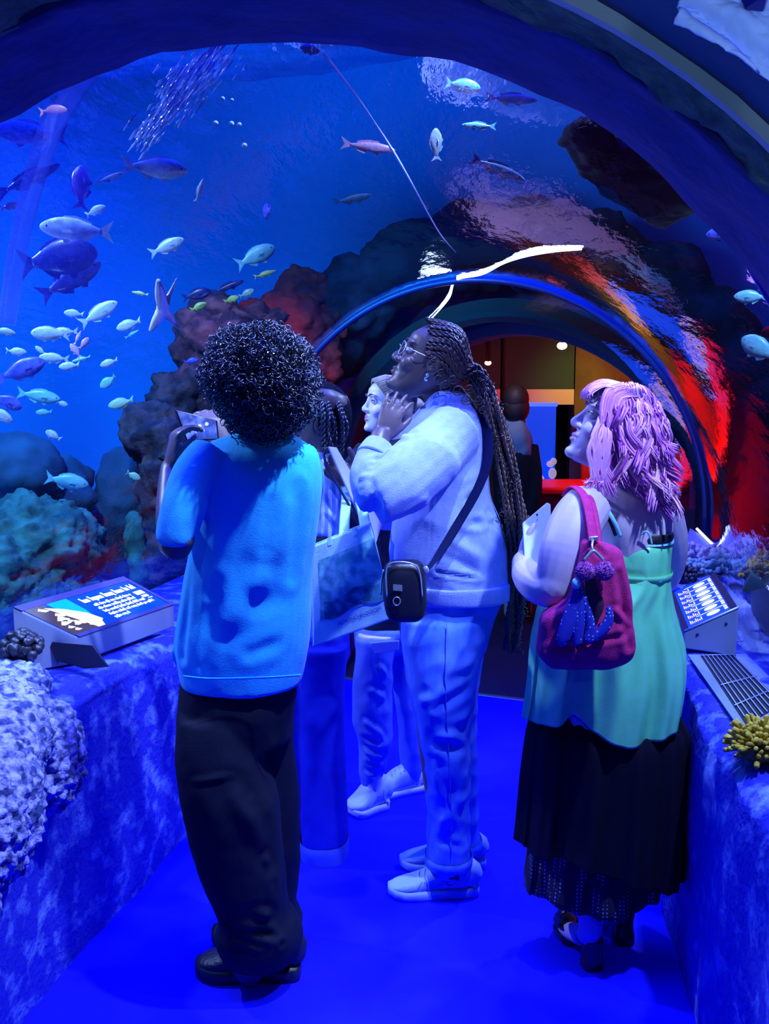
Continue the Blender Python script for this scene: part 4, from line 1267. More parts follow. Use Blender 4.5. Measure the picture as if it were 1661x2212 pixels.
def hair_cap(mb, M, grow=1.05, thr=-.004, ky=1.0, kz=0.8, keep=None):
    n, m_ = 36, 26; vs = []
    def pt(i, j):
        th = 2 * PI * i / n; ph = -PI / 2 + PI * j / m_
        return Vector((.0755 * math.cos(ph) * math.cos(th), -.006 + .100 * math.cos(ph) * math.sin(th), .008 + .112 * math.sin(ph))) * grow
    vs = [pt(i, j) for j in range(m_ + 1) for i in range(n)]
    fs = []
    for j in range(m_):
        for i in range(n):
            f = (j * n + i, j * n + (i + 1) % n, (j + 1) * n + (i + 1) % n, (j + 1) * n + i)
            c = sum((vs[k] for k in f), Vector()) / 4
            if c.z * kz - c.y * ky > thr and c.z > -.085: fs.append(f)
    vs = [M @ v for v in vs]
    mb.add(vs, fs)

def sneaker(parent, heel, toe, width=0.095, height=0.105, mu=None, ms=None, ml=None, name='sneaker', chunky=1.0, swoosh=None, tongue=True):
    """heel and toe: ground points"""
    H, T = Vector(heel), Vector(toe); H.z = T.z = 0
    x = (T - H); L = x.length; x.normalize(); z = Vector((0, 0, 1)); y = z.cross(x)
    def W(a, b, c): return H + x * (a * L) + y * b + z * c
    hw = width / 2; st = 0.026 * chunky
    prof = [(0.0, .55), (.04, .74), (.15, .82), (.32, .80), (.5, .84), (.68, 1.0), (.82, .98), (.93, .74), (.99, .38), (1.0, .2)]
    out = [(a, hw * b) for a, b in prof] + [(a, -hw * b * .98) for a, b in reversed(prof)]
    mb = MB(); n = len(out)
    lay = [(0.0, .96), (.006, 1.02), (st * .6, 1.05), (st, 1.0)]
    vs = [W(a - .5 * 0 + (0 if True else 0), b * k, zz + (0.012 * max(0, (a - .86) / .14) + .006 * max(0, (.08 - a) / .08)) * (1 if zz < st * .5 else .6)) for zz, k in lay for a, b in out]
    fs = []
    for j in range(len(lay) - 1):
        for i in range(n): fs.append((j * n + i, j * n + (i + 1) % n, (j + 1) * n + (i + 1) % n, (j + 1) * n + i))
    fs.append(tuple(range(n - 1, -1, -1))); fs.append(tuple(range((len(lay) - 1) * n, len(lay) * n)))
    mb.add(vs, fs)
    root = obj(name, MB(), mu, parent) if False else None
    up = MB()
    rows = [(.03, .62, .070), (.10, .74, height), (.22, .78, height * .98), (.34, .76, height * .92), (.46, .78, height * .84), (.58, .84, height * .68), (.70, .92, height * .54), (.82, .90, height * .45), (.92, .70, height * .38), (.985, .36, height * .28)]
    pts = [W(a, 0, (st * .7 + h) / 2) for a, w, h in rows]
    up.smooth_tube(pts, [(hw * w, (h - st * .7) / 2 + .004) for a, w, h in rows], 18, 3, ref=y, sup=2.5)
    u = obj(name, up, mu, parent)
    obj('sole', mb, ms, u)
    for i in range(5):
        a = .38 + i * .065; h = height * (.93 - .075 * i) + .002
        l = MB(); l.smooth_tube([W(a, -.026, h - .012), W(a + .015, -.008, h + .003), W(a + .03, .012, h), W(a + .035, .028, h - .012)], .0028, 6, 3)
        obj('lace', l, ml or ms, u)
    if tongue:
        l = MB(); l.smooth_tube([W(.34, 0, height * .88), W(.30, 0, height * 1.06), W(.29, 0, height * 1.16)], [(.026, .006), (.026, .006), (.022, .004)], 10, 3, ref=y); obj('tongue', l, mu, u)
    return u, W

from mathutils.bvhtree import BVHTree
def dress_shoe(u, W, sd, mpanel, mline, logo):
    """panels, seams and side mark laid on the shoe's own surface"""
    tr_ = BVHTree.FromPolygons([v.co[:] for v in u.data.vertices], [tuple(p.vertices) for p in u.data.polygons])
    def on(a, z, lift=.0012, top=False, b=0):
        if top: o, d = W(a, b, .3), Vector((0, 0, -1))
        else: o, d = W(a, sd * .2, z), (W(a, 0, z) - W(a, sd * .2, z)).normalized()
        h = tr_.ray_cast(o, d)
        return (h[0] - d * lift) if h[0] is not None else W(a, sd * .045, z)
    def line(name, pts, r, m):
        p, _ = spline([Vector((a, z, 0)) for a, z in pts], 1.0, 6)
        mb = MB(); mb.tube([on(q.x, q.y) for q in p], r, 6); obj(name, mb, m, u)
    def panel(name, poly, m):
        c = (sum(a for a, z in poly) / len(poly), sum(z for a, z in poly) / len(poly)); n = 6; mb = MB()
        vs = [on(*c, lift=.0016)]; fs = []
        m_ = len(poly)
        for k in range(1, n + 1):
            for a, z in poly: vs.append(on(c[0] + (a - c[0]) * k / n, c[1] + (z - c[1]) * k / n, lift=.0016))
        for i in range(m_): fs.append((0, 1 + i, 1 + (i + 1) % m_))
        for k in range(n - 1):
            for i in range(m_): fs.append((1 + k * m_ + i, 1 + k * m_ + (i + 1) % m_, 1 + (k + 1) * m_ + (i + 1) % m_, 1 + (k + 1) * m_ + i))
        mb.add(vs, fs); obj(name, mb, m, u)
    def dense(poly, k=4):
        o = []
        for (a, z), (a2, z2) in zip(poly, poly[1:] + poly[:1]):
            for i in range(k): o.append((a + (a2 - a) * i / k, z + (z2 - z) * i / k))
        return o
    panel('heel_panel', dense([(.04, .035), (.04, .080), (.16, .088), (.20, .060), (.28, .040)]), mpanel)
    panel('lace_panel', dense([(.36, .090), (.44, .082), (.60, .062), (.64, .040), (.52, .045), (.40, .062)]), mpanel)
    panel('toe_panel', dense([(.70, .033), (.74, .050), (.84, .046), (.95, .034), (.97, .031)]), mpanel)
    line('seam', [(.20, .088), (.24, .062), (.34, .040)], .0010, mline)
    line('seam', [(.64, .060), (.68, .045), (.70, .033)], .0010, mline)
    line('seam', [(.36, .090), (.42, .062), (.54, .044), (.64, .040)], .0010, mline)
    if logo:
        out = [(.62, .060), (.59, .046), (.54, .038), (.46, .040), (.34, .054), (.20, .074), (.34, .064), (.46, .055), (.53, .053), (.575, .056)]
        panel('side_mark', dense(out, 3), mline)

def strand_tube(mb, pts, r, n=4, k=3, m=0):
    mb.smooth_tube(pts, [(r * a, r * a * .55) for a in ([1.0] * (len(pts) - 2) + [.75, .2])], n, k, m=m)

M_skin_d = mat('skin_dark', (0.12, 0.075, 0.085), 0.42, (0.15, 0.095, 0.10), 8, 0.4, 0.6, spec=0.55)
M_skin_l = mat('skin_light', (0.60, 0.47, 0.60), 0.5, (0.56, 0.44, 0.57), 9, 0.4, 0.6)
M_lip_d = mat('lips_dark', (0.16, 0.08, 0.10), 0.35)
M_lip_l = mat('lips_light', (0.50, 0.26, 0.42), 0.35)
M_nail = mat('nail_pale', (0.75, 0.70, 0.75), 0.25)

# ================================================================ PERSON WITH CURLY HAIR (back view, cyan T-shirt)
M_tee = mat('tee_cyan', (0.030, 0.46, 0.90), 0.9, (0.035, 0.50, 0.92), 60, 0.4, 0.6, bump=0.15, bscale=300, spec=0.1, sheen=0.1)
M_corduroy = mat('trousers_black', (0.004, 0.006, 0.020), 0.8, bump=0.1, bscale=200, spec=0.2)
M_shoe_k = mat('sneaker_black', (0.006, 0.010, 0.02), 0.45, bump=0.3, bscale=120, spec=0.6)
M_sole_k = mat('sole_black', (0.008, 0.012, 0.02), 0.4, spec=0.6)
M_curl = mat('hair_black', (0.006, 0.006, 0.016), 0.30, spec=0.9)
M_curl2 = mat('hair_sheen', (0.035, 0.04, 0.10), 0.35, spec=0.9)
F1 = P(545, 2100, 2.42)
t = thing('person', 'person with big black curly hair in a cyan T-shirt, back turned, raising a phone', 'person', (F1.x, 2.42, 0))
PERSON1 = t
Mh = head_matrix(P(568, 838, 2.42), 62, 8, 0.98)
mb = MB(); head_parts(mb, Mh)
limb(mb, [(570, 880, 2.42, .058), (572, 930, 2.43, .058), (570, 975, 2.44, .075)])
rows_loft(mb, [(975, 500, 640, .06), (1010, 450, 670, .08), (1080, 445, 665, .10), (1180, 450, 650, .10), (1300, 430, 640, .105), (1420, 430, 610, .09), (1500, 440, 600, .09)], 2.43)
limb(mb, [(455, 1000, 2.37, .042), (408, 1080, 2.30, .037), (380, 1180, 2.27, .038), (366, 1110, 2.37, .034), (366, 1040, 2.45, .028), (368, 1005, 2.49, .024)])
hand(mb, P(367, 1010, 2.48), (0.18, 0.12, 0.95), (0.85, 0.45, -0.1), (-0.1, -0.5, 0.3), curl=(0.75, 0.65, 0.5), s=0.95, thumb=0.45, tcurl=0.5)
limb(mb, [(640, 1000, 2.50, .052), (650, 1090, 2.62, .046), (625, 1180, 2.72, .040), (550, 1060, 2.74, .033), (486, 965, 2.70, .025)])
hand(mb, P(490, 968, 2.70), (-0.35, -0.05, 0.95), (-0.8, 0.3, 0.3), (0.1, -0.6, 0.5), curl=(0.7, 0.6, 0.5), s=0.95)
limb(mb, [(490, 1500, 2.40, .06), (475, 1700, 2.35, .055), (530, 2060, 2.35, .045), (545, 2090, 2.36, .04)])
limb(mb, [(560, 1500, 2.50, .06), (575, 1700, 2.50, .07), (585, 2000, 2.50, .045), (585, 2030, 2.50, .04)])
mb = fuse(mb, 0.005, 4)
obj('body', mb, M_skin_d, t)
# T-shirt
mb = MB()
rows_loft(mb, [(938, 505, 632, .055, 2.44), (952, 462, 655, .075, 2.44), (972, 425, 678, .095), (1000, 402, 691, .115), (1050, 408, 695, .130), (1100, 414, 690, .135), (1150, 416, 684, .138), (1200, 409, 677, .138), (1260, 398, 672, .140), (1320, 388, 672, .145),
               (1380, 380, 669, .150), (1430, 386, 661, .150), (1466, 393, 653, .150), (1471, 396, 651, .148)], 2.43, n=36)
limb(mb, [(455, 985, 2.37, .055), (420, 1030, 2.32, .056), (398, 1090, 2.285, .052), (381, 1150, 2.27, .047), (379, 1160, 2.27, .046)])
limb(mb, [(640, 985, 2.50, .058), (655, 1040, 2.55, .056), (652, 1100, 2.61, .052), (648, 1140, 2.65, .048)])
mb.slab([P(366, 1415, 2.42), P(392, 1300, 2.44), P(405, 1300, 2.52), P(395, 1440, 2.50), P(375, 1438, 2.44)], 0.012)
d1 = 2.29
cs = [cr(438, 1110, 412, 1170, 2.30, .012, -.012), cr(412, 1168, 440, 1290, 2.29, .012, -.009),
      cr(620, 1100, 560, 1260, d1, .030, .009), cr(560, 1250, 500, 1340, d1, .026, .007), cr(590, 1090, 575, 1180, d1, .022, -.005),
      cr(652, 1050, 640, 1250, 2.32, .018, -.006), cr(680, 1320, 560, 1300, d1, .030, -.004),
      cr(462, 1260, 425, 1440, d1, .020, -.006), cr(402, 1230, 396, 1420, 2.33, .014, -.007), cr(540, 1410, 655, 1378, d1, .018, -.005), cr(440, 1300, 415, 1450, d1, .018, .006), cr(470, 1120, 500, 1330, d1, .04, .004)]
mb = fuse(mb, 0.0065, 4, folds(cs, 0.0028, (6, 6, 1.6), 3.0, .0008))
o = obj('t_shirt', mb, M_tee, t)
mb = MB(); mb.smooth_tube([P(x, y, dd) for x, y, dd in [(396, 1461, 2.284), (450, 1466, 2.275), (530, 1465, 2.27), (600, 1462, 2.275), (650, 1458, 2.29)]], (.0012, .003), 6, 4); obj('hem', mb, M_tee, o)
# trousers
mb = MB()
rows_loft(mb, [(1425, 400, 640, .13, 2.43), (1480, 391, 640, .14, 2.43), (1540, 386, 632, .14, 2.42), (1600, 385, 626, .13, 2.42)], 2.42)
rows_loft(mb, [(1540, 385, 545, .095, 2.37), (1600, 384, 560, .11, 2.36), (1660, 385, 575, .115, 2.35), (1722, 391, 604, .12, 2.34), (1807, 410, 611, .12, 2.34), (1892, 438, 616, .115, 2.34), (1960, 468, 621, .105, 2.345), (1985, 473, 640, .11, 2.35), (2010, 466, 652, .115, 2.355), (2040, 474, 650, .112, 2.36), (2064, 492, 640, .10, 2.36)], 2.35)
rows_loft(mb, [(1540, 480, 632, .10, 2.49), (1600, 490, 632, .11, 2.50), (1660, 500, 641, .11, 2.51), (1722, 505, 648, .11, 2.51), (1807, 510, 647, .11, 2.51), (1900, 522, 644, .10, 2.51), (1950, 540, 640, .095, 2.51), (1980, 540, 652, .10, 2.51), (2010, 545, 652, .095, 2.51)], 2.5)
cs = [cr(405, 1690, 555, 1668, 2.24, .008, .005), cr(552, 1660, 612, 1760, 2.26, .012, -.012), cr(510, 1725, 575, 1830, 2.23, .022, .008), cr(555, 1725, 600, 1750, 2.24, .014, .010),
      cr(580, 1860, 622, 1900, 2.25, .012, .010), cr(600, 1910, 623, 1985, 2.26, .012, -.012), cr(550, 1965, 650, 2005, 2.25, .012, .014), cr(480, 1990, 620, 2030, 2.25, .010, -.014), cr(470, 2015, 560, 2050, 2.25, .010, .012), cr(610, 2040, 650, 2015, 2.26, .008, -.012),
      cr(555, 1560, 620, 1480, 2.28, .01, -.008), cr(625, 1520, 615, 1590, 2.32, .012, .012)]
mb = fuse(mb, 0.008, 4, folds(cs, 0.006, (6, 6, 3), 9.0, .002))
obj('trousers', mb, M_corduroy, t)
# shoes
h, tt = PZ(650, 2105, 0), PZ(424, 2104, 0)
sneaker(t, h, tt, 0.105, 0.125, M_shoe_k, M_sole_k, name='sneaker', chunky=1.4)
h2, t2 = PZ(640, 2040, 0), PZ(459, 2034, 0)
sneaker(t, h2, t2, 0.105, 0.12, M_shoe_k, M_sole_k, name='sneaker', chunky=1.4)
# hair
HC = P(560, 826, 2.385); k = pm(2.42, 1.6)
mb = MB(); rnd = random.Random(21)
mb.ell(HC + Vector((0, 0, 0)), (106 * k, .14, 112 * k), nu=30, nv=20)
mb2 = MB()
for i in range(3000):
    z = rnd.uniform(-.98, 1); th = rnd.uniform(0, 2 * PI); q = math.sqrt(1 - z * z)
    d = Vector((q * math.cos(th), q * math.sin(th), z))
    if d.y > 0.8: continue
    irr = 1.0 + .10 * noise.noise(d * 2.3 + Vector((3, 1, 7))) + rnd.gauss(0, .045)
    d = d * irr
    rx = 117 * k * (1.0 if d.x < 0 else 1.03); low = 1.0 if d.z > 0 else 0.94
    # outline: fuller low on the right, tucked under at the lower left
    b = HC + Vector((d.x * rx * low + (0.012 if d.z < -.2 else 0) , d.y * .158, d.z * 121 * k * (1.0 if d.z > 0 else .92)))
    t1 = d.orthogonal().normalized(); t1 = Matrix.Rotation(rnd.uniform(0, 6.28), 3, d) @ t1
    ax = (t1 * 1.0 + d * rnd.uniform(.1, .7) + Vector((0, 0, -.5))).normalized()
    u = ax.orthogonal().normalized(); w = ax.cross(u)
    R = rnd.uniform(.0045, .0095); ln = rnd.uniform(.020, .048); tn = rnd.uniform(1.0, 2.0) * 2 * PI; ph = rnd.uniform(0, 6.28)
    pts = []
    for s in range(11):
        f = s / 10
        pts.append(b + ax * (ln * (f - .4)) + (u * math.cos(ph + tn * f) + w * math.sin(ph + tn * f)) * R * (1 - .3 * f))
    mb.tube(pts, [.0016] * 9 + [.0012, .0005], 4, m=1 if rnd.random() < .42 else 0, caps=False)
obj('hair', mb, [M_curl, M_curl2], t)

# phone held up in front
q = [P(377, 884, 2.56), P(470, 908, 2.60), P(474, 950, 2.60), P(402, 952, 2.56)]
n_ = (q[1] - q[0]).cross(q[3] - q[0]).normalized()
if n_.y > 0: n_ = -n_
mb = MB(); qq = list(q)
if (qq[1] - qq[0]).cross(qq[2] - qq[0]).y > 0: qq.reverse()
mb.slab(qq, 0.009)
ph = tag(bevel(obj('phone', mb, mat('phone_case', (0.004, 0.004, 0.015), 0.3), smooth=False), 0.003, 3), 'dark phone with a bright blue screen raised by the curly haired person', 'phone')
def ins(f): 
    c = sum(qq, Vector()) / 4
    return [c + (p - c) * f + n_ * .0006 for p in qq]
mb = MB(); mb.slab(ins(.90), 0.0005)
M_pscr = mat('phone_screen', (0.02, 0.03, 0.1), 0.15, (0.3, 0.35, 0.8), 30, 0.40, 0.66, emit=(0.05, 0.09, 0.45), estr=0.8)
obj('screen', mb, M_pscr, ph, smooth=False)
mb = MB()
for (x, y, r) in [(431, 920, 4), (446, 916, 4.5), (438, 930, 4), (424, 932, 3)]:
    mb.ell(P(x, y, 2.565) + n_ * .002, (r * .0011, .0008, r * .0011), nu=10, nv=6)
obj('screen_lights', mb, emis('screen_lights', (0.7, 0.75, 1.0), 1.0), ph)

# ================================================================ WOMAN WITH LONG BRAIDS (left profile, pale sweatshirt)
M_sweat = mat('sweatshirt', (0.30, 0.38, 0.86), 0.9, (0.34, 0.42, 0.90), 50, 0.4, 0.6, bump=0.2, bscale=260, spec=0.1, sheen=0.15)
M_jean = mat('jeans_light', (0.04, 0.12, 0.80), 0.85, (0.14, 0.29, 0.90), 5, 0.42, 0.64, bump=0.15, bscale=300, spec=0.1, stretch=(2, 2, .7))
M_seamj = mat('jeans_seam', (0.08, 0.15, 0.75), 0.8)
M_sneak = mat('sneaker_pale', (0.42, 0.58, 0.88), 0.55, bump=0.05)
M_sneak2 = mat('sneaker_panel', (0.30, 0.45, 0.82), 0.55)
M_solew = mat('sole_pale', (0.40, 0.52, 0.85), 0.6)
M_lace = mat('lace_white', (0.70, 0.80, 0.95), 0.7)
M_mark = mat('shoe_mark', (0.16, 0.25, 0.72), 0.5)
M_braid = mat('hair_brown', (0.055, 0.028, 0.030), 0.38, (0.11, 0.055, 0.05), 20, 0.4, 0.6, spec=0.7)
F2 = P(960, 1930, 2.84)
t = thing('person', 'woman with very long brown braids in a pale blue sweatshirt, hand on chin', 'person', (F2.x, 2.84, 0))
k2 = pm(2.85, 1.3)
Mh = head_matrix(P(929, 787, 2.84), 90, 26, 0.98)
mb = MB(); head_parts(mb, Mh)
limb(mb, [(938, 815, 2.85, .055), (962, 860, 2.86, .060), (985, 905, 2.87, .075)])
rows_loft(mb, [(895, 935, 1025, .07), (940, 905, 1040, .13), (1000, 890, 1035, .14), (1150, 885, 1060, .14), (1290, 890, 1070, .13), (1360, 890, 1040, .12)], 2.86)
limb(mb, [(985, 945, 2.72, .055), (915, 1015, 2.64, .045), (830, 1074, 2.59, .034), (804, 1015, 2.64, .030), (818, 955, 2.68, .029), (826, 935, 2.70, .026)])
hand(mb, P(824, 945, 2.70), (0.40, 0.16, 0.92), (0.30, 0.95, -0.1), (0.9, 0.1, -0.3), curl=(0.12, 0.28, 0.3), s=0.86, spread=0.18, thumb=0.5, per=[(0.20, .45, .4), (0.10, .3, .3), (0.05, .25, .25), (0.0, .2, .2)])
# far arm reaching forward to the clipboard
limb(mb, [(960, 940, 3.00, .055), (900, 1040, 3.06, .05), (850, 1110, 3.06, .042), (800, 1070, 3.03, .034), (768, 1040, 3.01, .026)])
hand(mb, P(772, 1044, 3.01), (-0.75, -0.05, 0.5), (0.15, -0.9, 0.3), (0, -0.5, 0.9), curl=(0.6, 0.6, 0.4), s=0.95)
limb(mb, [(950, 1360, 2.78, .09), (945, 1560, 2.78, .065), (968, 1860, 2.80, .042), (970, 1890, 2.80, .045)])
limb(mb, [(960, 1360, 2.95, .08), (988, 1560, 2.95, .045), (1000, 1820, 2.96, .042), (1000, 1840, 2.96, .045)])
sk = socket(Mh)
mb = fuse(mb, 0.0043, 3, sk)
paint(mb, Mh, LIPS)
obj('body', mb, [M_skin_d, M_lip_d], t)
face_features(Mh, t, M_skin_d, M_braid)
# nails on the raised hand
# glasses
M_gl = mat('glasses_metal', (0.65, 0.62, 0.75), 0.25, metal=0.5)
g = MB()
for s in (-1, 1):
    g.tube([Mh @ Vector((s * .034 + .025 * math.cos(a * PI / 10), .099 - .012 * abs(math.cos(a * PI / 10)) * (1 if math.cos(a * PI / 10) * s > 0 else 0), .006 + .021 * math.sin(a * PI / 10))) for a in range(20)], .0014, 6, closed=True)
    g.smooth_tube([Mh @ Vector((s * .059, .088, .012)), Mh @ Vector((s * .072, .05, .012)), Mh @ Vector((s * .078, -.005, .012)), Mh @ Vector((s * .078, -.02, -.004))], .0014, 6, 4)
g.smooth_tube([Mh @ Vector((-.009, .1005, .01)), Mh @ Vector((0, .106, .014)), Mh @ Vector((.009, .1005, .01))], .0013, 6, 3)
obj('glasses', g, M_gl, t)
g = MB(); g.ell(Mh @ Vector((-.082, -.004, -.034)), .0055, nu=10, nv=8); g.ell(Mh @ Vector((-.083, -.006, -.046)), .0065, nu=10, nv=8)
obj('earring', g, mat('earring', (0.8, 0.8, 0.9), 0.1, metal=0.8), t)
# sweatshirt
mb = MB()
rows_loft(mb, [(868, 925, 1012, .075, 2.87), (890, 900, 1028, .12, 2.86), (925, 876, 1043, .155), (965, 864, 1051, .170), (1010, 860, 1053, .178), (1060, 858, 1058, .180), (1110, 852, 1073, .182), (1150, 846, 1087, .184), (1195, 842, 1096, .185),
               (1235, 848, 1101, .183), (1262, 856, 1104, .180), (1283, 862, 1104, .176)], 2.86, n=36)
limb(mb, [(988, 930, 2.74, .082), (930, 985, 2.66, .088), (868, 1040, 2.60, .084), (826, 1072, 2.575, .074), (814, 1078, 2.57, .066)])
limb(mb, [(822, 1080, 2.575, .060), (806, 1050, 2.60, .058), (799, 1015, 2.635, .054), (808, 985, 2.66, .048), (819, 968, 2.675, .042)])
limb(mb, [(960, 935, 3.0, .080), (900, 1030, 3.04, .075), (850, 1110, 3.05, .06), (812, 1078, 3.03, .05)])
# collar
mb.smooth_tube([P(x, y, d) for x, y, d in [(925, 880, 2.80), (950, 858, 2.79), (985, 858, 2.80), (1008, 875, 2.85), (1000, 878, 2.93), (960, 872, 2.95), (925, 885, 2.90), (915, 890, 2.85)]], .018, 8, 4, closed=False)
dn = 2.53
cs = [cr(905, 1100, 1005, 1045, 2.60, .012, -.014), cr(880, 1105, 915, 1095, 2.56, .012, -.012), cr(880, 950, 960, 965, 2.62, .012, .010), cr(960, 965, 975, 1010, 2.62, .010, -.010), cr(870, 925, 850, 985, 2.62, .010, -.012), cr(890, 905, 862, 960, 2.62, .010, .010),
      cr(795, 1000, 840, 985, 2.60, .008, -.010), cr(782, 1030, 835, 1030, 2.56, .010, .008), cr(785, 1060, 840, 1020, 2.55, .008, -.010), cr(800, 1085, 850, 1040, 2.53, .014, .006), cr(800, 1010, 830, 1005, 2.58, .006, -.008),
      cr(905, 1160, 880, 1220, 2.67, .018, .014), cr(1060, 1120, 1080, 1110, 2.75, .012, .016), cr(1000, 1130, 1080, 1128, 2.70, .012, -.016), cr(1010, 1080, 1050, 1060, 2.70, .012, -.010), cr(1060, 1140, 1090, 1180, 2.75, .012, .012),
      cr(980, 1170, 1080, 1230, 2.68, .016, .009), cr(960, 1200, 1060, 1250, 2.68, .012, -.007), cr(945, 1235, 1100, 1262, 2.68, .006, -.010), cr(935, 1060, 925, 1230, 2.68, .006, -.006)]
mb = fuse(mb, 0.007, 4, folds(cs, 0.006, (6, 6, 6), 14.0, .0015))
o = obj('sweatshirt', mb, M_sweat, t)
mb = MB(); rows_loft(mb, [(1248, 853, 1104, .184), (1252, 851, 1106, .188), (1278, 858, 1107, .183), (1285, 862, 1105, .178)], 2.86, n=40); obj('waistband', mb, M_sweat, o)
mb = MB(); limb(mb, [(806, 990, 2.653, .050), (813, 976, 2.667, .047), (820, 963, 2.68, .043)]); obj('cuff', mb, M_sweat, o)
# jeans
mb = MB()
rows_loft(mb, [(1262, 862, 1092, .165, 2.86), (1300, 861, 1084, .165, 2.86), (1350, 864, 1062, .16, 2.86), (1400, 868, 1050, .15, 2.86)], 2.86)
rows_loft(mb, [(1330, 862, 1060, .11, 2.79), (1400, 868, 1046, .115, 2.78), (1448, 875, 1033, .115, 2.78), (1515, 884, 1028, .11, 2.78), (1577, 901, 1015, .10, 2.78), (1640, 914, 1017, .095, 2.78), (1684, 917, 1016, .09, 2.79), (1761, 922, 1015, .085, 2.80), (1830, 921, 1016, .08, 2.80), (1858, 918, 1018, .08, 2.80)], 2.79)
rows_loft(mb, [(1330, 880, 1060, .11, 2.94), (1400, 885, 1045, .115, 2.95), (1515, 905, 1032, .11, 2.95), (1577, 920, 1030, .10, 2.95), (1700, 945, 1033, .09, 2.95), (1790, 955, 1036, .08, 2.95), (1822, 955, 1040, .08, 2.95)], 2.95)
cs = [cr(880, 1530, 960, 1495, 2.68, .016, .007), cr(892, 1580, 985, 1625, 2.68, .018, -.008), cr(905, 1612, 985, 1588, 2.67, .016, .007), cr(970, 1450, 1032, 1425, 2.68, .016, .006), cr(965, 1510, 1030, 1482, 2.68, .016, -.006), cr(960, 1565, 1016, 1545, 2.69, .014, .006), cr(960, 1600, 1016, 1625, 2.69, .014, -.006),
      cr(925, 1660, 985, 1790, 2.70, .018, .006), cr(990, 1730, 925, 1830, 2.71, .018, .007), cr(930, 1640, 922, 1760, 2.70, .012, -.005), cr(1005, 1680, 985, 1830, 2.71, .018, .005), cr(930, 1810, 1015, 1838, 2.72, .012, -.005), cr(865, 1370, 1050, 1318, 2.68, .020, -.005)]
mb = fuse(mb, 0.0075, 4, folds(cs, 0.0035, (7, 7, 11), 23.0, .0012))
o = obj('jeans', mb, M_jean, t)
mb = MB(); mb.smooth_tube([P(x, y, d) for x, y, d in [(965, 1345, 2.672), (962, 1450, 2.663), (965, 1560, 2.672), (972, 1680, 2.69), (975, 1780, 2.71), (975, 1845, 2.715)]], (.0012, .003), 6, 5); obj('side_seam', mb, M_seamj, o)
mb = MB(); rows_loft(mb, [(1842, 918, 1019, .084), (1850, 916, 1021, .088), (1862, 917, 1020, .084)], 2.80, cap=False); obj('cuff', mb, M_jean, o)
mb = MB(); rows_loft(mb, [(1808, 952, 1040, .083), (1816, 950, 1042, .086), (1826, 952, 1041, .083)], 2.95, cap=False); obj('cuff', mb, M_jean, o)
mb = MB(); mb.slab([P(1040, 1295, 2.735), P(1078, 1300, 2.78), P(1076, 1318, 2.78), P(1042, 1314, 2.73)], .003); obj('back_pocket', mb, M_seamj, o, smooth=False)
# shoes
u, Wf = sneaker(t, PZ(1032, 1927, 0), PZ(838, 1934, 0), 0.10, 0.105, M_sneak, M_solew, ml=M_lace, chunky=1.15)
dress_shoe(u, Wf, 1, M_sneak2, M_mark, True)
mb = MB(); limb(mb, [(965, 1890, 2.80, .038), (968, 1875, 2.80, .042), (972, 1862, 2.80, .043)]); obj('sock', mb, M_sneak2, u)
u, Wf = sneaker(t, PZ(1047, 1868, 0), PZ(863, 1873, 0), 0.10, 0.105, M_sneak2, M_solew, ml=M_lace, chunky=1.15)
dress_shoe(u, Wf, 1, M_mark, M_mark, False)
# hair: cap and braids
mb = MB(); hair_cap(mb, Mh, 1.03, .004)
rnd = random.Random(5)
GAT = [(1018, 800, .055), (1046, 845, .050), (1064, 890, .045), (1082, 950, .043), (1097, 1030, .045), (1110, 1110, .048), (1119, 1180, .042), (1120, 1250, .036), (1114, 1330, .036), (1106, 1405, .034)]
def braid(pts, r, m=0, n=None):
    p, _ = spline(pts, 1.0, 8)
    L = sum((a - b).length for a, b in zip(p, p[1:]))
    # resample evenly
    N = max(12, int(L / 0.0062)); out = []; acc = 0; i = 0
    for s in range(N + 1):
        tgt = L * s / N
        while i < len(p) - 2 and acc + (p[i + 1] - p[i]).length < tgt: acc += (p[i + 1] - p[i]).length; i += 1
        sg = (p[i + 1] - p[i]).length or 1e-6
        out.append(p[i] + (p[i + 1] - p[i]) * min(1, (tgt - acc) / sg))
    for ph in (0, PI):
        pp = []
        for s, q in enumerate(out):
            tt = (out[min(s + 1, N)] - out[max(s - 1, 0)]).normalized(); u = tt.cross(Vector((0.2, 1, .1))).normalized(); w = tt.cross(u)
            a = ph + s * 1.15
            pp.append(q + (u * math.cos(a) + w * math.sin(a)) * r * .62)
        mb.tube(pp, [r * .72] * (len(pp) - 2) + [r * .5, r * .25], 5, caps=False, m=m)
NB = 46
for i in range(NB):
    f = (i + .5) / NB
    side = -1 if i % 3 != 2 else 1         # most on the side we see
    a = math.radians(8 + 92 * ((i * 0.618) % 1))   # from the crown down to the ear
    rr = 1.06
    st = Vector((side * .0755 * math.sin(a), .062 * (1 - .75 * (a / 1.75)) + rnd.uniform(-.012, .01), .010 + .104 * math.cos(a)))
    mid1 = Vector((side * .080 * math.sin(a), -.03, .018 + .112 * math.cos(a * .95)))
    mid2 = Vector((side * .070 * math.sin(a), -.092, .000 + .075 * math.cos(a)))
    pts = [Mh @ st, Mh @ mid1, Mh @ mid2]
    lat, dep = rnd.uniform(-1, 1), rnd.uniform(-1, 1)
    if side < 0: dep = -abs(dep)
    endi = len(GAT) if rnd.random() < .62 else rnd.randint(7, 9)
    for j in range(endi):
        x, y, w = GAT[j]
        sp = 1.0 if j > 1 else .55
        jit = 3
        q = P(x + lat * w / k2 * .52 + rnd.gauss(0, jit), y + rnd.gauss(0, 6), 2.83 + dep * .07 * sp)
        pts.append(q)
    braid(pts, rnd.uniform(.0040, .0054), 0)
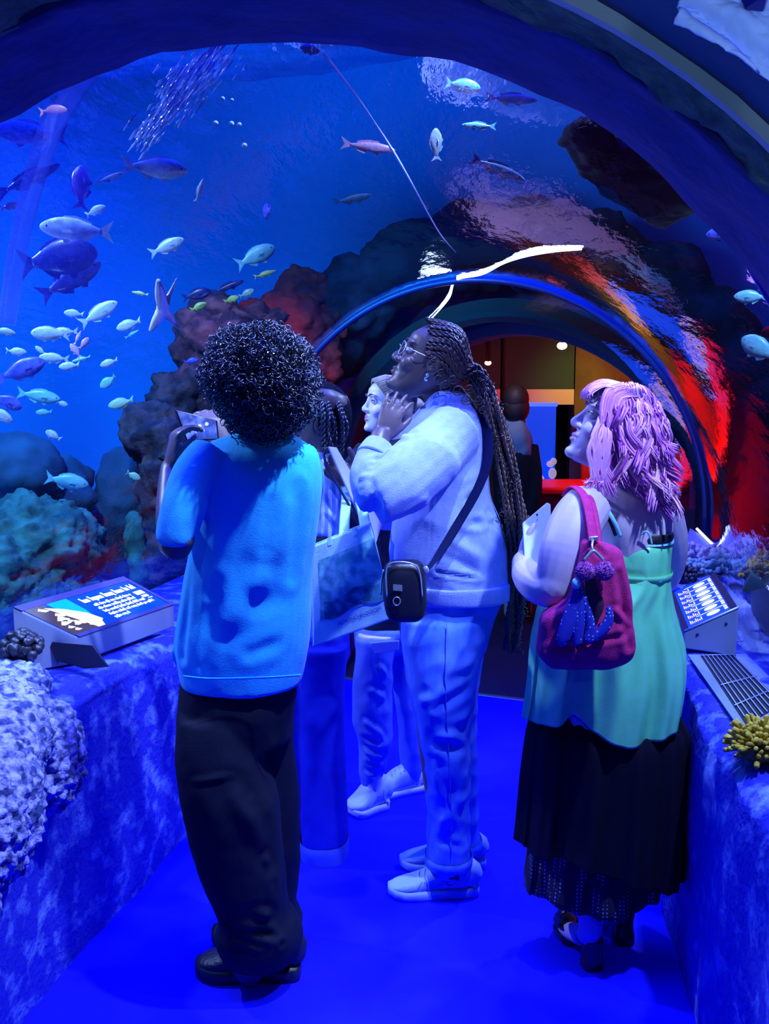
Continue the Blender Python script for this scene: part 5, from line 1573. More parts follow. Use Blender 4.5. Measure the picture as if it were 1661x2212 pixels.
# loose curls at the temple and along the tail
def curl(b, ax, R, ln, turns, r=.0016):
    u = ax.orthogonal().normalized(); w = ax.cross(u)
    mb.tube([b + ax * (ln * s / 16) + (u * math.cos(turns * 6.283 * s / 16) + w * math.sin(turns * 6.283 * s / 16)) * R for s in range(17)], [r] * 15 + [r * .7, r * .3], 4, caps=False)
for (x, y, R) in [(925, 760, .010), (930, 795, .014), (945, 815, .018), (960, 828, .020), (935, 775, .010), (985, 838, .016), (1005, 858, .018), (1010, 835, .014), (1030, 860, .014), (1040, 880, .012), (950, 800, .012), (975, 815, .014)]:
    curl(P(x, y, 2.755), Vector((.2, -.75, -.6)).normalized(), R * .8, .02, 1.4)
for i in range(150):
    j = rnd.randint(1, 9); x, y, w = GAT[j]
    x0, y0, w0 = GAT[j - 1]; f = rnd.random()
    s = rnd.choice([-1, 1, 1, 1])
    curl(P(x0 + (x - x0) * f + s * w / k2 * rnd.uniform(.1, .68), y0 + (y - y0) * f, 2.78 + rnd.uniform(-.03, .05)), Vector((rnd.uniform(-.4, .6), rnd.uniform(-.3, .1), rnd.uniform(-1, -.2))).normalized(), rnd.uniform(.004, .008), rnd.uniform(.012, .03), rnd.uniform(1, 2), .0013)
obj('hair', mb, M_braid, t)

# crossbody bag
M_bag = mat('bag_black', (0.006, 0.006, 0.020), 0.4, bump=0.08, bscale=80, spec=0.5)
M_strap = mat('strap_navy', (0.005, 0.007, 0.05), 0.9, spec=0.08)
M_chr = mat('chrome', (0.7, 0.75, 0.9), 0.2, metal=0.8)
t = thing('crossbody_bag', 'small black crossbody bag hanging at the hip of the braided woman', 'bag', tuple(P(875, 1340, 2.56)))
mb = MB(); db = 2.60
rows_loft(mb, [(1212, 845, 905, .030), (1222, 832, 915, .040), (1245, 828, 920, .045), (1290, 828, 922, .046), (1325, 834, 918, .044), (1338, 845, 905, .036)], db, n=36, sup=3.5)
mb = fuse(mb, .004, 2); obj('body', mb, M_bag, t)
mb = MB(); mb.smooth_tube([P(x, y, db - .046) for x, y in [(836, 1290), (834, 1240), (842, 1218), (870, 1214), (898, 1222), (908, 1245), (912, 1290)]], .0022, 6, 5); obj('zip', mb, M_chr, t)
mb = MB(); mb.slab([P(x, y, db - .050) for x, y in [(849, 1262), (869, 1264), (869, 1277), (849, 1275)]], .002); obj('badge', mb, M_chr, t, smooth=False)
mb = MB(); c = P(857, 1299, db - .050); mb.tube([c + Vector((.0095 * math.cos(a * PI / 8), 0, .0115 * math.sin(a * PI / 8))) for a in range(16)], .0016, 6, closed=True); obj('ring', mb, M_chr, t)
mb = MB(); mb.smooth_tube([P(915, 1240, 2.60), P(950, 1195, 2.64), P(990, 1130, 2.665), P(1030, 1060, 2.69), P(1052, 1000, 2.72), P(1053, 940, 2.76), P(1040, 885, 2.82)], (.016, .003), 8, 5, ref=(.5, -.1, .4)); obj('strap', mb, M_strap, t)
mb = MB(); mb.smooth_tube([P(838, 1235, 2.63), P(826, 1200, 2.66), P(820, 1165, 2.70)], (.003, .010), 8, 4); obj('strap', mb, M_strap, t)
mb = MB(); mb.smooth_tube([P(828, 1230, 2.585), P(824, 1260, 2.585), P(823, 1285, 2.585)], .003, 6, 3); obj('zip_pull', mb, M_chr, t)
mb = MB(); mb.ell(P(920, 1232, 2.585), (.009, .005, .012)); obj('buckle', mb, M_chr, t)

# ================================================================ WOMAN WITH PINK PURPLE HAIR (mint top, black skirt)
M_mint = mat('mint_satin', (0.15, 0.74, 0.34), 0.36, (0.17, 0.78, 0.38), 30, 0.4, 0.6, bump=0.05, bscale=120, spec=0.55)
M_skirt = mat('skirt_black', (0.004, 0.004, 0.014), 0.75, spec=0.12)
M_pink = mat('hair_pink', (0.62, 0.17, 0.66), 0.45, (0.80, 0.32, 0.72), 14, 0.38, 0.65, spec=0.4, stretch=(1, 1, .35))
M_pink2 = mat('hair_rose', (0.92, 0.48, 0.66), 0.45, spec=0.4)
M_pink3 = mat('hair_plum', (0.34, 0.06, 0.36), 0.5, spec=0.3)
M_browp = mat('brow_plum', (0.22, 0.10, 0.28), 0.6)
M_lash = mat('lash', (0.01, 0.01, 0.04), 0.5)
M_strapm = mat('strap_pale', (0.30, 0.72, 0.80), 0.5)
M_bra = mat('bra_black', (0.004, 0.004, 0.012), 0.6)
F3 = P(1290, 2075, 2.47)
t = thing('person', 'woman with wavy pink purple hair in a mint top and long black skirt, face raised', 'person', (F3.x, 2.47, 0))
k3 = pm(2.46, 1.3)
Mh = head_matrix(P(1326, 926, 2.44), 88, 23, 0.95)
mb = MB(); head_parts(mb, Mh)
limb(mb, [(1335, 945, 2.46, .052), (1345, 1000, 2.48, .055), (1352, 1050, 2.49, .068)])
rows_loft(mb, [(1030, 1318, 1400, .055), (1056, 1275, 1430, .085), (1085, 1254, 1444, .110), (1125, 1262, 1448, .125), (1170, 1285, 1443, .130), (1230, 1288, 1440, .130), (1300, 1250, 1440, .14), (1400, 1215, 1445, .15), (1480, 1215, 1440, .14)], 2.49, n=32, yaw=math.radians(0))
limb(mb, [(1272, 1092, 2.38, .060), (1245, 1130, 2.33, .064), (1222, 1190, 2.29, .063), (1205, 1250, 2.275, .054), (1190, 1272, 2.275, .046), (1160, 1262, 2.32, .045), (1140, 1243, 2.40, .040), (1130, 1222, 2.48, .030), (1128, 1210, 2.52, .026)], k=5)
hand(mb, P(1127, 1214, 2.52), (0.30, 0.75, 0.55), (0.85, -0.35, 0.1), (-0.2, 0.2, 1.0), curl=(0.5, 0.6, 0.5), s=0.88)
limb(mb, [(1425, 1095, 2.58, .055), (1445, 1180, 2.66, .052), (1420, 1260, 2.75, .045), (1320, 1260, 2.82, .038), (1220, 1230, 2.84, .028)])
hand(mb, P(1222, 1232, 2.84), (-0.95, -0.2, 0.2), (0.1, -0.95, 0.2), (0, 0, 1), curl=(0.5, 0.6, 0.5), s=0.88)
limb(mb, [(1275, 1480, 2.44, .085), (1280, 1720, 2.42, .062), (1276, 1880, 2.42, .050), (1274, 1950, 2.42, .036), (1276, 2000, 2.42, .033), (1268, 2022, 2.44, .030)])
limb(mb, [(1262, 2020, 2.45, .030), (1245, 2016, 2.50, .027), (1222, 2008, 2.56, .022), (1205, 2012, 2.60, .014)])
limb(mb, [(1350, 1480, 2.56, .085), (1340, 1720, 2.55, .060), (1334, 1860, 2.54, .048), (1332, 1930, 2.54, .034), (1333, 1960, 2.54, .032), (1325, 1975, 2.56, .028), (1300, 1985, 2.64, .022), (1280, 1992, 2.70, .014)])
sk = socket(Mh)
mb = fuse(mb, 0.0043, 3, sk)
paint(mb, Mh, LIPS)
obj('body', mb, [M_skin_l, M_lip_l], t)
face_features(Mh, t, M_skin_l, M_browp, M_lash, open_=0.75)

# cami: thin open shell that flares into a ruffled hem
def sh_rows(rows, d, yhem=None, waves=0.0, nf=9, n=120, seed=0.0, thick=0.003, top_open=True, steps=6, w0=0.0):
    rr, _ = spline([Vector((r[0], r[1], r[2])) for r in rows], 1.0, steps)
    e, _ = spline([Vector((r[3], r[4] if len(r) > 4 else d, 0)) for r in rows], 1.0, steps)
    y0, y1 = rows[0][0], rows[-1][0]
    vs, fs = [], []
    for q, ee in zip(rr, e):
        th, dd = ee.x, ee.y
        f = max(0.0, (q.x - y0) / (y1 - y0)); f = f * f * (3 - 2 * f)
        for k in range(n):
            a = 2 * PI * k / n
            xl, xr = q.y, q.z
            cx, hx = (xl + xr) / 2, (xr - xl) / 2
            px = cx + hx * math.cos(a)
            py = q.x
            if yhem:                       # slide rows down to the uneven hem
                g = max(0.0, (q.x - y0) / (y1 - y0)); py = q.x + g ** 2 * (yhem(px, math.sin(a)) - y1)
            p = P(px, py, dd)
            p.y = dd + th * math.sin(a)
            wv = waves * (w0 + (1 - w0) * f) * (math.sin(nf * a + seed) + .5 * math.sin(nf * 2.3 * a + seed * 2 + f * 2) + .6 * noise.noise(Vector((math.cos(a) * 3, math.sin(a) * 3, f * 2 + seed))))
            nn = Vector((math.cos(a) / max(hx, 1e-3) * 100 * k3, math.sin(a) / max(th, 1e-3) * .1, 0)).normalized()
            vs.append(p + nn * wv)
    R = len(rr)
    for j in range(R - 1):
        for k in range(n): fs.append((j * n + k, j * n + (k + 1) % n, (j + 1) * n + (k + 1) % n, (j + 1) * n + k))
    mb = MB(); mb.add(vs, fs)
    return mb
def hem_y(px, s):
    return lin(px, [(1134, 1548), (1165, 1540), (1195, 1522), (1215, 1500), (1232, 1512), (1250, 1534), (1280, 1548), (1320, 1564), (1370, 1562), (1410, 1552), (1422, 1548), (1465, 1546), (1480, 1540)]) if s < .3 else 1530
mb = sh_rows([(1157, 1302, 1446, .120), (1175, 1292, 1446, .134), (1205, 1286, 1443, .138), (1228, 1284, 1442, .138), (1260, 1250, 1444, .148), (1300, 1172, 1451, .162), (1350, 1156, 1462, .172), (1400, 1150, 1474, .176), (1450, 1146, 1478, .178), (1500, 1140, 1474, .178), (1545, 1133, 1466, .178)], 2.49, hem_y, .015, 8, 180, 1.3, w0=0.08)
o = obj('camisole', mb, M_mint, t)
sm = o.modifiers.new('s', 'SOLIDIFY'); sm.thickness = .003
mb = MB(); rows_loft(mb, [(1224, 1283, 1444, .141), (1229, 1282, 1445, .143), (1234, 1283, 1444, .141)], 2.49, n=50, cap=False); obj('bust_seam', mb, M_mint, o)
mb = MB(); rows_loft(mb, [(1153, 1306, 1447, .124), (1157, 1303, 1448, .127), (1163, 1300, 1448, .130)], 2.49, n=60, cap=False); obj('top_hem', mb, M_strapm, o)
mb = MB(); rows_loft(mb, [(1141, 1318, 1446, .126), (1150, 1314, 1447, .129), (1158, 1310, 1446, .129)], 2.49, n=40); obj('bra_band', mb, M_bra, t)
for xs in ([(1340, 1160, 2.355), (1328, 1130, 2.340), (1312, 1102, 2.340), (1296, 1080, 2.355), (1282, 1064, 2.385), (1272, 1056, 2.43)], [(1437, 1160, 2.40), (1446, 1110, 2.43), (1440, 1075, 2.47), (1425, 1058, 2.50)]):
    mb = MB(); mb.smooth_tube([P(*q) for q in xs], (.0055, .0025), 8, 5, ref=(1, .2, .3)); obj('shoulder_strap', mb, M_strapm, o)
    mb = MB(); mb.smooth_tube([P(x - 9, y - 4, d + .004) for x, y, d in xs], (.006, .0022), 8, 5, ref=(1, .2, .3)); obj('bra_strap', mb, M_bra, t)
mb = MB(); mb.smooth_tube([P(x, y, d) for x, y, d in [(1385, 1155, 2.352), (1396, 1148, 2.345), (1404, 1158, 2.345), (1408, 1176, 2.345)]], (.0025, .0025), 6, 5); obj('tie', mb, M_strapm, o)
# skirt in two layers
def hem1(px, s): return lin(px, [(1120, 1812), (1140, 1815), (1200, 1800), (1300, 1830), (1400, 1870), (1462, 1878), (1485, 1860)])
mb = sh_rows([(1430, 1195, 1440, .120), (1490, 1172, 1450, .125), (1540, 1152, 1468, .140), (1580, 1140, 1484, .166), (1667, 1134, 1484, .178), (1776, 1127, 1480, .184), (1830, 1122, 1474, .186)], 2.49, hem1, .013, 11, 150, 4.1, w0=.3)
o = obj('skirt', mb, M_skirt, t); sm = o.modifiers.new('s', 'SOLIDIFY'); sm.thickness = .003
M_polka = bpy.data.materials.new('polka_dot'); M_polka.use_nodes = True
nt = M_polka.node_tree; N = nt.nodes; L = nt.links; b = N['Principled BSDF']; b.inputs['Roughness'].default_value = .8
tc = N.new('ShaderNodeTexCoord'); vo = N.new('ShaderNodeTexVoronoi'); vo.inputs['Scale'].default_value = 95; vo.inputs['Randomness'].default_value = 0.0
rp = N.new('ShaderNodeValToRGB'); rp.color_ramp.elements[0].position = .22; rp.color_ramp.elements[1].position = .28
rp.color_ramp.elements[0].color = (.30, .33, .55, 1); rp.color_ramp.elements[1].color = (.004, .004, .016, 1)
L.new(tc.outputs['Object'], vo.inputs['Vector']); L.new(vo.outputs['Distance'], rp.inputs[0]); L.new(rp.outputs[0], b.inputs['Base Color'])
def hem2(px, s): return lin(px, [(1128, 1908), (1190, 1905), (1230, 1918), (1290, 1922), (1345, 1920), (1370, 1903), (1435, 1898)])
mb = sh_rows([(1700, 1150, 1440, .140), (1800, 1142, 1442, .150), (1912, 1130, 1436, .155)], 2.49, hem2, .012, 9, 130, 2.2, w0=.6)
o2 = obj('underskirt', mb, M_polka, t); sm = o2.modifiers.new('s', 'SOLIDIFY'); sm.thickness = .003

# platform heels
M_heel = mat('heel_black', (0.004, 0.004, 0.012), 0.2, spec=0.8)
M_metal = mat('heel_metal', (0.7, 0.7, 0.8), 0.25, metal=0.8)
def heel_shoe(hx, hd, tx, td, top_y, plat):
    h0 = P(hx, 2090, hd); h0.z = 0; t0 = Vector((P(tx, 2030, td).x, td, 0))
    x = (t0 - h0).normalized(); L = (t0 - h0).length; z = Vector((0, 0, 1)); y = z.cross(x)
    W = lambda a, b, c: h0 + x * (a * L) + y * b + z * c
    ht = plat
    sole = MB(); sole.smooth_tube([W(-.06, 0, ht - .012), W(.15, 0, ht - .018), W(.42, 0, ht * .62), W(.66, 0, .046), W(.95, 0, .044), W(1.08, 0, .052)], [(.028, .007), (.030, .008), (.030, .008), (.038, .012), (.038, .012), (.018, .008)], 12, 4, ref=y)
    pl_ = MB(); pl_.smooth_tube([W(.56, 0, .018), W(.66, 0, .017), W(.85, 0, .017), W(1.0, 0, .020), W(1.07, 0, .026)], [(.026, .014), (.037, .0165), (.039, .0165), (.034, .0155), (.016, .010)], 14, 4, ref=y, sup=3)
    sole.add(pl_.v, pl_.f)
    s = obj('platform_shoe', fuse(sole, .004, 2), M_heel, t)
    hb = MB(); hb.smooth_tube([W(.02, 0, 0.0), W(.02, 0, .02), W(.03, 0, ht * .5), W(.05, 0, ht - .01)], [(.027, .026), (.027, .026), (.024, .024), (.027, .030)], 14, 3, ref=y, sup=4); obj('heel', hb, M_heel, s)
    st = MB(); st.smooth_tube([W(.80, -.036, .050), W(.80, -.026, .082), W(.80, 0, .092), W(.80, .026, .082), W(.80, .036, .050)], (.016, .003), 8, 5, ref=x); obj('toe_strap', st, M_heel, s)
    st = MB(); st.ell(W(.84, -.012, .094), (.011, .006, .008)); obj('buckle', st, M_metal, s)
    st = MB(); st.tube([W(.10 + .16 * math.cos(a * PI / 10), .034 * math.sin(a * PI / 10), ht + .055) for a in range(20)], (.003, .008), 8, closed=True); obj('ankle_strap', st, M_heel, s)
heel_shoe(1279, 2.425, 1216, 2.60, 2015, .093)
heel_shoe(1345, 2.545, 1275, 2.72, 1975, .095)

# wavy hair
mb = MB(); hair_cap(mb, Mh, 1.03, .002)
rnd = random.Random(17)
cx = Mh @ Vector((0, -.02, .02))
Mr = Mh.to_3x3().normalized()
def clamp_env(p):
    return p
LOCKS = []
for i in range(150):
    inner = i < 45
    side = -1 if rnd.random() < .68 else 1
    fb = rnd.random(); up = rnd.random() ** .8
    if inner: up *= .55
    th = math.radians(22 + 156 * fb); el = math.radians(4 + 82 * up)
    loc = Vector((side * .0755 * math.cos(el) * math.sin(th), .100 * math.cos(el) * math.cos(th) - .008, .008 + .112 * math.sin(el))) * 1.01
    if loc.z * .8 - loc.y < -.004: continue
    if fb < .30: yend = rnd.uniform(935, 1062)
    elif rnd.random() < .45: yend = rnd.uniform(960, 1050)
    else: yend = rnd.uniform(1055, 1120) if fb > .55 else rnd.uniform(1040, 1085)
    LOCKS.append((loc, fb, up, yend, inner))
Tz = Mh.translation
for loc, fb, up, yend, inner in LOCKS:
    out = (Mr @ Vector((loc.x / .0057, loc.y / .01, loc.z / .0125))).normalized()
    hd = Vector((out.x, out.y, 0)); hd.normalize(); tang = Vector((-hd.y, hd.x, 0))
    zend = P(1350, yend, 2.46).z; p0 = Mh @ loc; H0 = p0.z - zend
    if H0 < .05: continue
    ph = rnd.uniform(0, 6.28); fr = rnd.uniform(1.1, 1.9) * max(.5, H0 / .25); amp = rnd.uniform(.008, .017); hel = rnd.choice([-1, 1])
    shrink = .86 if inner else 1.0 + rnd.uniform(-.03, .05)
    flip = rnd.uniform(-.4, 2.2)
    nS = 15 if not inner else 10
    for j in range(nS):
        w0 = rnd.gauss(0, .010); d0 = rnd.gauss(0, .005); zj = rnd.uniform(-.012, .012); pj = rnd.gauss(0, .22)
        root = p0 + tang * w0 * .8
        pts = [root - out * .006, root + out * .008]
        n = 11
        for q_ in range(1, n + 1):
            f = q_ / n
            z = p0.z + .004 - (H0 + zj) * f; lv = z - Tz.z
            if lv > 0: e_ = math.sqrt(max(0.02, 1 - (lv / .135) ** 2)); R = (.088 * e_, .102 * e_)
            else: R = (.088 + .035 * lv + .06 * max(0, -lv - .10), .102 + .07 * max(0, -lv - .1) - .022 * min(1, -lv / .1))
            ang = math.atan2(hd.y, hd.x)
            tgt = Vector((Tz.x + .014 + math.cos(ang) * R[1] * (1.0 if math.cos(ang) > 0 else .76) * shrink, Tz.y + math.sin(ang) * R[0] * shrink, z))
            tgt.x += .045 * max(0, -lv) / .2 * (1 if fb > .3 else -.15)
            mixf = min(1, f * 2.2)
            q = Vector((root.x + out.x * .012, root.y + out.y * .012, z)) * (1 - mixf) + tgt * mixf
            g = min(1, f * 1.6)
            a_ = ph + pj + hel * fr * f * 6.28
            taper = (1 - .55 * f)
            q += tang * (amp * g * math.sin(a_) + w0 * taper) + hd * (amp * .8 * g * math.cos(a_) + d0 * taper)
            if f > .72: q += (hd * flip + tang * hel * .8) * .020 * ((f - .72) / .28) ** 1.5
            pts.append(q)
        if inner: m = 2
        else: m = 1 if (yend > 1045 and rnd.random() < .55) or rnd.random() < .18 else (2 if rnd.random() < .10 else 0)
        strand_tube(mb, pts, rnd.uniform(.0022, .0040), 4, 2, m)
# bangs swept over the forehead
for i in range(170):
    s = rnd.uniform(-1, 1)
    a = Mh @ Vector((s * .05, .02 + rnd.uniform(-.01, .015), .117 - .02 * abs(s)))
    b = Mh @ Vector((s * .056, .072 + rnd.uniform(0, .008), .107 - .02 * abs(s)))
    c = Mh @ Vector((s * .060 - .006, .100 + rnd.uniform(-.004, .010), .078 - .018 * abs(s)))
    d = Mh @ Vector((s * .064 - .010, .101 + rnd.uniform(-.006, .010), .050 + rnd.uniform(-.012, .010)))
    strand_tube(mb, [a, b, c, d], rnd.uniform(.0025, .0042), 4, 4, 0 if rnd.random() < .8 else 1)
for i in range(210):
    s = -1 if i % 4 else 1; f = rnd.random(); g = rnd.gauss(0, .003)
    a = Mh @ Vector((s * (.030 + .030 * f), .045 - .055 * f, .112 - .016 * f)); b = Mh @ Vector((s * (.060 + .014 * f), .072 - .050 * f + g, .080 - .004 * f))
    c = Mh @ Vector((s * (.074 + .008 * f), .070 - .048 * f + g, .040)); d = Mh @ Vector((s * (.080 + .004 * f), .056 - .040 * f + g, .002 + rnd.gauss(0, .008))); e = Mh @ Vector((s * .082, .048 - .040 * f + rnd.gauss(0, .004), -.030 + rnd.gauss(0, .012)))
    strand_tube(mb, [a, b, c, d, e], rnd.uniform(.0022, .0040), 4, 3, 0 if rnd.random() < .7 else (1 if rnd.random() < .6 else 2))
# thick side lock in front of the ear
for L_ in range(9):
    f0 = L_ / 8; ph = rnd.uniform(0, 6.28); ys = rnd.uniform(1030, 1075)
    for i in range(13):
        f = f0 + rnd.gauss(0, .05); o_ = 7 * math.sin(ph); w = lambda k: 9 * math.sin(ph + k)
        pts = [P(1296 + 20 * f, 900 + 14 * f, 2.372), P(1286 + 26 * f + w(1.2), 940, 2.352), P(1280 + 32 * f + w(2.6), 975, 2.345), P(1276 + 40 * f + w(4.2), 1008, 2.345), P(1270 + 50 * f + w(5.8), 1038, 2.345), P(1262 + 66 * f + w(7.4) + rnd.gauss(0, 4), ys + rnd.gauss(0, 5), 2.345 + rnd.uniform(-.012, .02))]
        strand_tube(mb, pts, rnd.uniform(.0022, .0038), 4, 3, 0 if rnd.random() < .75 else 1)
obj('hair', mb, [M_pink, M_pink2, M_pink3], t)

# white clipboard against her chest
M_board = mat('board_white', (0.55, 0.62, 0.80), 0.6)
mb = MB(); mb.slab([P(1179, 1088, 2.62), P(1187, 1092, 2.62), P(1192, 1232, 2.48), P(1150, 1236, 2.46), P(1131, 1208, 2.46), P(1127, 1132, 2.56)], .008)
o = tag(bevel(obj('clipboard', mb, M_board, smooth=False), .003), 'pale clipboard hugged in the bent arm of the pink haired woman', 'clipboard')
for x, y in [(1142, 1133), (1160, 1112)]:
    mb = MB(); mb.ell(P(x, y, 2.565), (.0025, .003, .004), nu=8, nv=6); obj('rivet', mb, M_heel, o)

# red tote bag
M_bagr = mat('bag_red', (0.52, 0.020, 0.16), 0.75, (0.58, 0.03, 0.19), 70, 0.4, 0.6, bump=0.2, bscale=300, spec=0.2)
M_pom = mat('pompom', (0.48, 0.04, 0.46), 0.95, (0.62, 0.08, 0.58), 60, 0.4, 0.6, bump=1, bscale=200, sheen=0.4)
t = thing('tote_bag', 'crimson tote bag hanging from the shoulder of the pink haired woman', 'bag', tuple(P(1265, 1430, 2.24)))
db = 2.225
rows = [(1167, 1258, 1292, .020), (1185, 1254, 1335, .030), (1205, 1250, 1342, .038), (1240, 1237, 1350, .045), (1290, 1218, 1358, .050), (1328, 1172, 1360, .052), (1370, 1166, 1364, .052), (1405, 1160, 1366, .048), (1425, 1172, 1352, .040), (1440, 1188, 1315, .026)]
mb = MB(); rows_loft(mb, rows, db, n=40, sup=4.5)
cs = [cr(1340, 1240, 1362, 1400, db - .05, .010, -.010), cr(1168, 1410, 1350, 1372, db - .05, .008, -.006), cr(1330, 1320, 1360, 1350, db - .05, .008, .008), cr(1280, 1172, 1300, 1200, db - .03, .008, -.008)]
mb = fuse(mb, .0055, 3, folds(cs, .003, (10, 10, 6), 2.0, .001)); obj('body', mb, M_bagr, t)
for off, dd in ((0, 0), (9, .02)):
    mb = MB(); mb.smooth_tube([P(x + off, y, d + dd) for x, y, d in [(1282, 1172, 2.20), (1278, 1140, 2.225), (1272, 1105, 2.26), (1262, 1072, 2.30), (1246, 1054, 2.345), (1232, 1054, 2.39), (1222, 1070, 2.42)]], (.012, .0035), 10, 5, ref=(1, .3, 0)); obj('handle', mb, M_bagr, t)
mb = MB(); mb.box(P(1282, 1163, 2.195), (.020, .012, .010), Euler((0, math.radians(-8), 0))); bevel(obj('handle_ring', mb, M_metal, t), .002)
# charm: pompoms and spotted bow hung from a clip
M_clip = mat('clip_green', (0.25, 0.55, 0.40), 0.3, metal=0.4)
c = thing('bag_charm', 'bag charm of two magenta pompoms and a white spotted blue scarf on the crimson tote', 'charm', tuple(P(1285, 1250, 2.16)))
mb = MB(); mb.smooth_tube([P(x, y, 2.165) for x, y in [(1262, 1210), (1272, 1198), (1282, 1190), (1292, 1198), (1303, 1210)]], .0035, 8, 4); obj('clip', mb, M_clip, c)
mb = MB(); mb.smooth_tube([P(1281, 1166, 2.185), P(1279, 1180, 2.172), P(1282, 1192, 2.165)], .0028, 8, 3); obj('chain', mb, M_metal, c)
for x, y in [(1264, 1234), (1306, 1233)]:
    mb = MB(); ce = P(x, y, 2.152); rad = 21 * pm(2.15)
    rnd = random.Random(x)
    mb.ell(ce, rad * .93, nu=28, nv=18)
    for i in range(500):
        z = rnd.uniform(-1, 1); a = rnd.uniform(0, 6.28); q = math.sqrt(1 - z * z); dv = Vector((q * math.cos(a), q * math.sin(a), z))
        mb.tube([ce + dv * rad * .85, ce + dv * rad * rnd.uniform(1.0, 1.09)], [.0016, .0006], 4, caps=False)
    obj('pompom', mb, M_pom, c)
M_scarf = bpy.data.materials.new('scarf_spots'); M_scarf.use_nodes = True
nt = M_scarf.node_tree; N = nt.nodes; L = nt.links; b = N['Principled BSDF']; b.inputs['Roughness'].default_value = .75
tc = N.new('ShaderNodeTexCoord'); vo = N.new('ShaderNodeTexVoronoi'); vo.inputs['Scale'].default_value = 110; vo.inputs['Randomness'].default_value = 0.35
rp = N.new('ShaderNodeValToRGB'); rp.color_ramp.elements[0].position = .20; rp.color_ramp.elements[1].position = .26
rp.color_ramp.elements[0].color = (.45, .55, .85, 1); rp.color_ramp.elements[1].color = (.010, .02, .42, 1)
L.new(tc.outputs['Object'], vo.inputs['Vector']); L.new(vo.outputs['Distance'], rp.inputs[0]); L.new(rp.outputs[0], b.inputs['Base Color'])
for pts in ([(1246, 1262, .006), (1240, 1300, .011), (1228, 1345, .017), (1216, 1382, .014), (1222, 1392, .006)], [(1252, 1268, .006), (1254, 1310, .010), (1250, 1350, .013), (1248, 1388, .010), (1250, 1392, .005)],
            [(1262, 1290, .006), (1272, 1330, .009), (1276, 1360, .011), (1270, 1382, .010), (1266, 1386, .005)], [(1314, 1310, .005), (1316, 1335, .010), (1306, 1356, .012), (1288, 1374, .010), (1274, 1384, .005)]):
    mb = MB(); mb.smooth_tube([P(x, y, 2.158) for x, y, r in pts], [(r * 1.05, r * .45) for x, y, r in pts], 12, 5, ref=(1, 0, .2)); obj('scarf_tail', mb, M_scarf, c)
mb = MB(); mb.ell(P(1245, 1260, 2.148), (.011, .008, .013)); obj('knot', mb, M_strapm, c)
mb = MB(); mb.smooth_tube([P(1274, 1250, 2.165), P(1280, 1285, 2.165), P(1290, 1310, 2.165), P(1284, 1350, 2.165)], [(.012, .006), (.018, .010), (.016, .009), (.003, .003)], 12, 5); obj('leather_tag', mb, mat('tag_brown', (.05, .02, .04), .5), c)

# ================================================================ BLONDE PERSON
M_navy = mat('top_navy', (0.004, 0.008, 0.035), 0.85, bump=0.1, bscale=150)
M_blonde = mat('hair_blonde', (0.55, 0.46, 0.38), 0.5, (0.30, 0.24, 0.22), 30, 0.4, 0.6, stretch=(1, 1, .4))
M_jog = mat('joggers', (0.09, 0.16, 0.72), 0.9, (0.16, 0.26, 0.8), 5, 0.4, 0.65, bump=0.15, bscale=250, spec=0.1)
F4 = P(800, 1745, 3.40)
t = thing('person', 'blonde person in light joggers and white sneakers, half hidden behind the braided woman', 'person', (F4.x, 3.42, 0))
Mh = head_matrix(P(838, 876, 3.5), 62 + 48, 6, 0.86)
mb = MB(); head_parts(mb, Mh)
limb(mb, [(842, 900, 3.51, .048), (852, 945, 3.52, .05), (858, 985, 3.53, .06)])
rows_loft(mb, [(960, 800, 910, .07), (1010, 785, 920, .09), (1150, 785, 900, .10), (1350, 780, 900, .10)], 3.54)
limb(mb, [(815, 1370, 3.42, .07), (808, 1540, 3.40, .05), (806, 1690, 3.39, .034), (806, 1715, 3.39, .036)])
limb(mb, [(870, 1370, 3.56, .07), (885, 1540, 3.58, .05), (890, 1690, 3.60, .034), (890, 1700, 3.60, .036)])
mb = fuse(mb, .005, 2, socket(Mh)); paint(mb, Mh, LIPS)
M_skin_p = mat('skin_pale', (0.88, 0.78, 0.86), 0.5)
obj('body', mb, [M_skin_p, M_lip_l], t)
face_features(Mh, t, M_skin_p, mat('brow_brown', (.10, .07, .09), .6), M_lash, open_=1.0)
mb = MB(); hair_cap(mb, Mh, 1.05, .004)
rnd = random.Random(3)
for i in range(420):
    s = rnd.uniform(-1, 1)
    a = Vector((s * .074, .066 * (1 - .55 * s * s) + .012, .092 - .060 * s * s + rnd.uniform(0, .01))); b = Vector((s * .086, -.0, .124 - .062 * s * s)); c = Vector((s * .070, -.09, .06)); d = Vector((s * .02, -.118, .01))
    strand_tube(mb, [Mh @ a, Mh @ b, Mh @ c, Mh @ d], rnd.uniform(.0022, .0045), 4, 4)
mb.ell(Mh @ Vector((0, -.125, .01)), (.03, .03, .03))
obj('hair', mb, M_blonde, t)
mb = MB()
rows_loft(mb, [(942, 822, 880, .06), (962, 770, 925, .10), (1000, 752, 935, .13), (1080, 752, 930, .135), (1200, 760, 915, .135), (1372, 765, 905, .135)], 3.54, n=30)
limb(mb, [(800, 985, 3.42, .065), (765, 1030, 3.36, .06), (760, 1090, 3.36, .055), (790, 1140, 3.34, .05)])
limb(mb, [(905, 985, 3.66, .065), (930, 1080, 3.68, .06), (900, 1150, 3.60, .05)])
cs = [cr(762, 960, 800, 1010, 3.38, .01, -.012), cr(780, 950, 815, 1000, 3.40, .01, -.012), cr(752, 990, 790, 1040, 3.34, .01, .01)]
obj('hoodie', fuse(mb, .009, 3, folds(cs, .006, (7, 7, 4), 6)), M_navy, t)
mb = MB()
rows_loft(mb, [(1350, 766, 905, .12, 3.5), (1400, 766, 900, .12, 3.5)], 3.5)
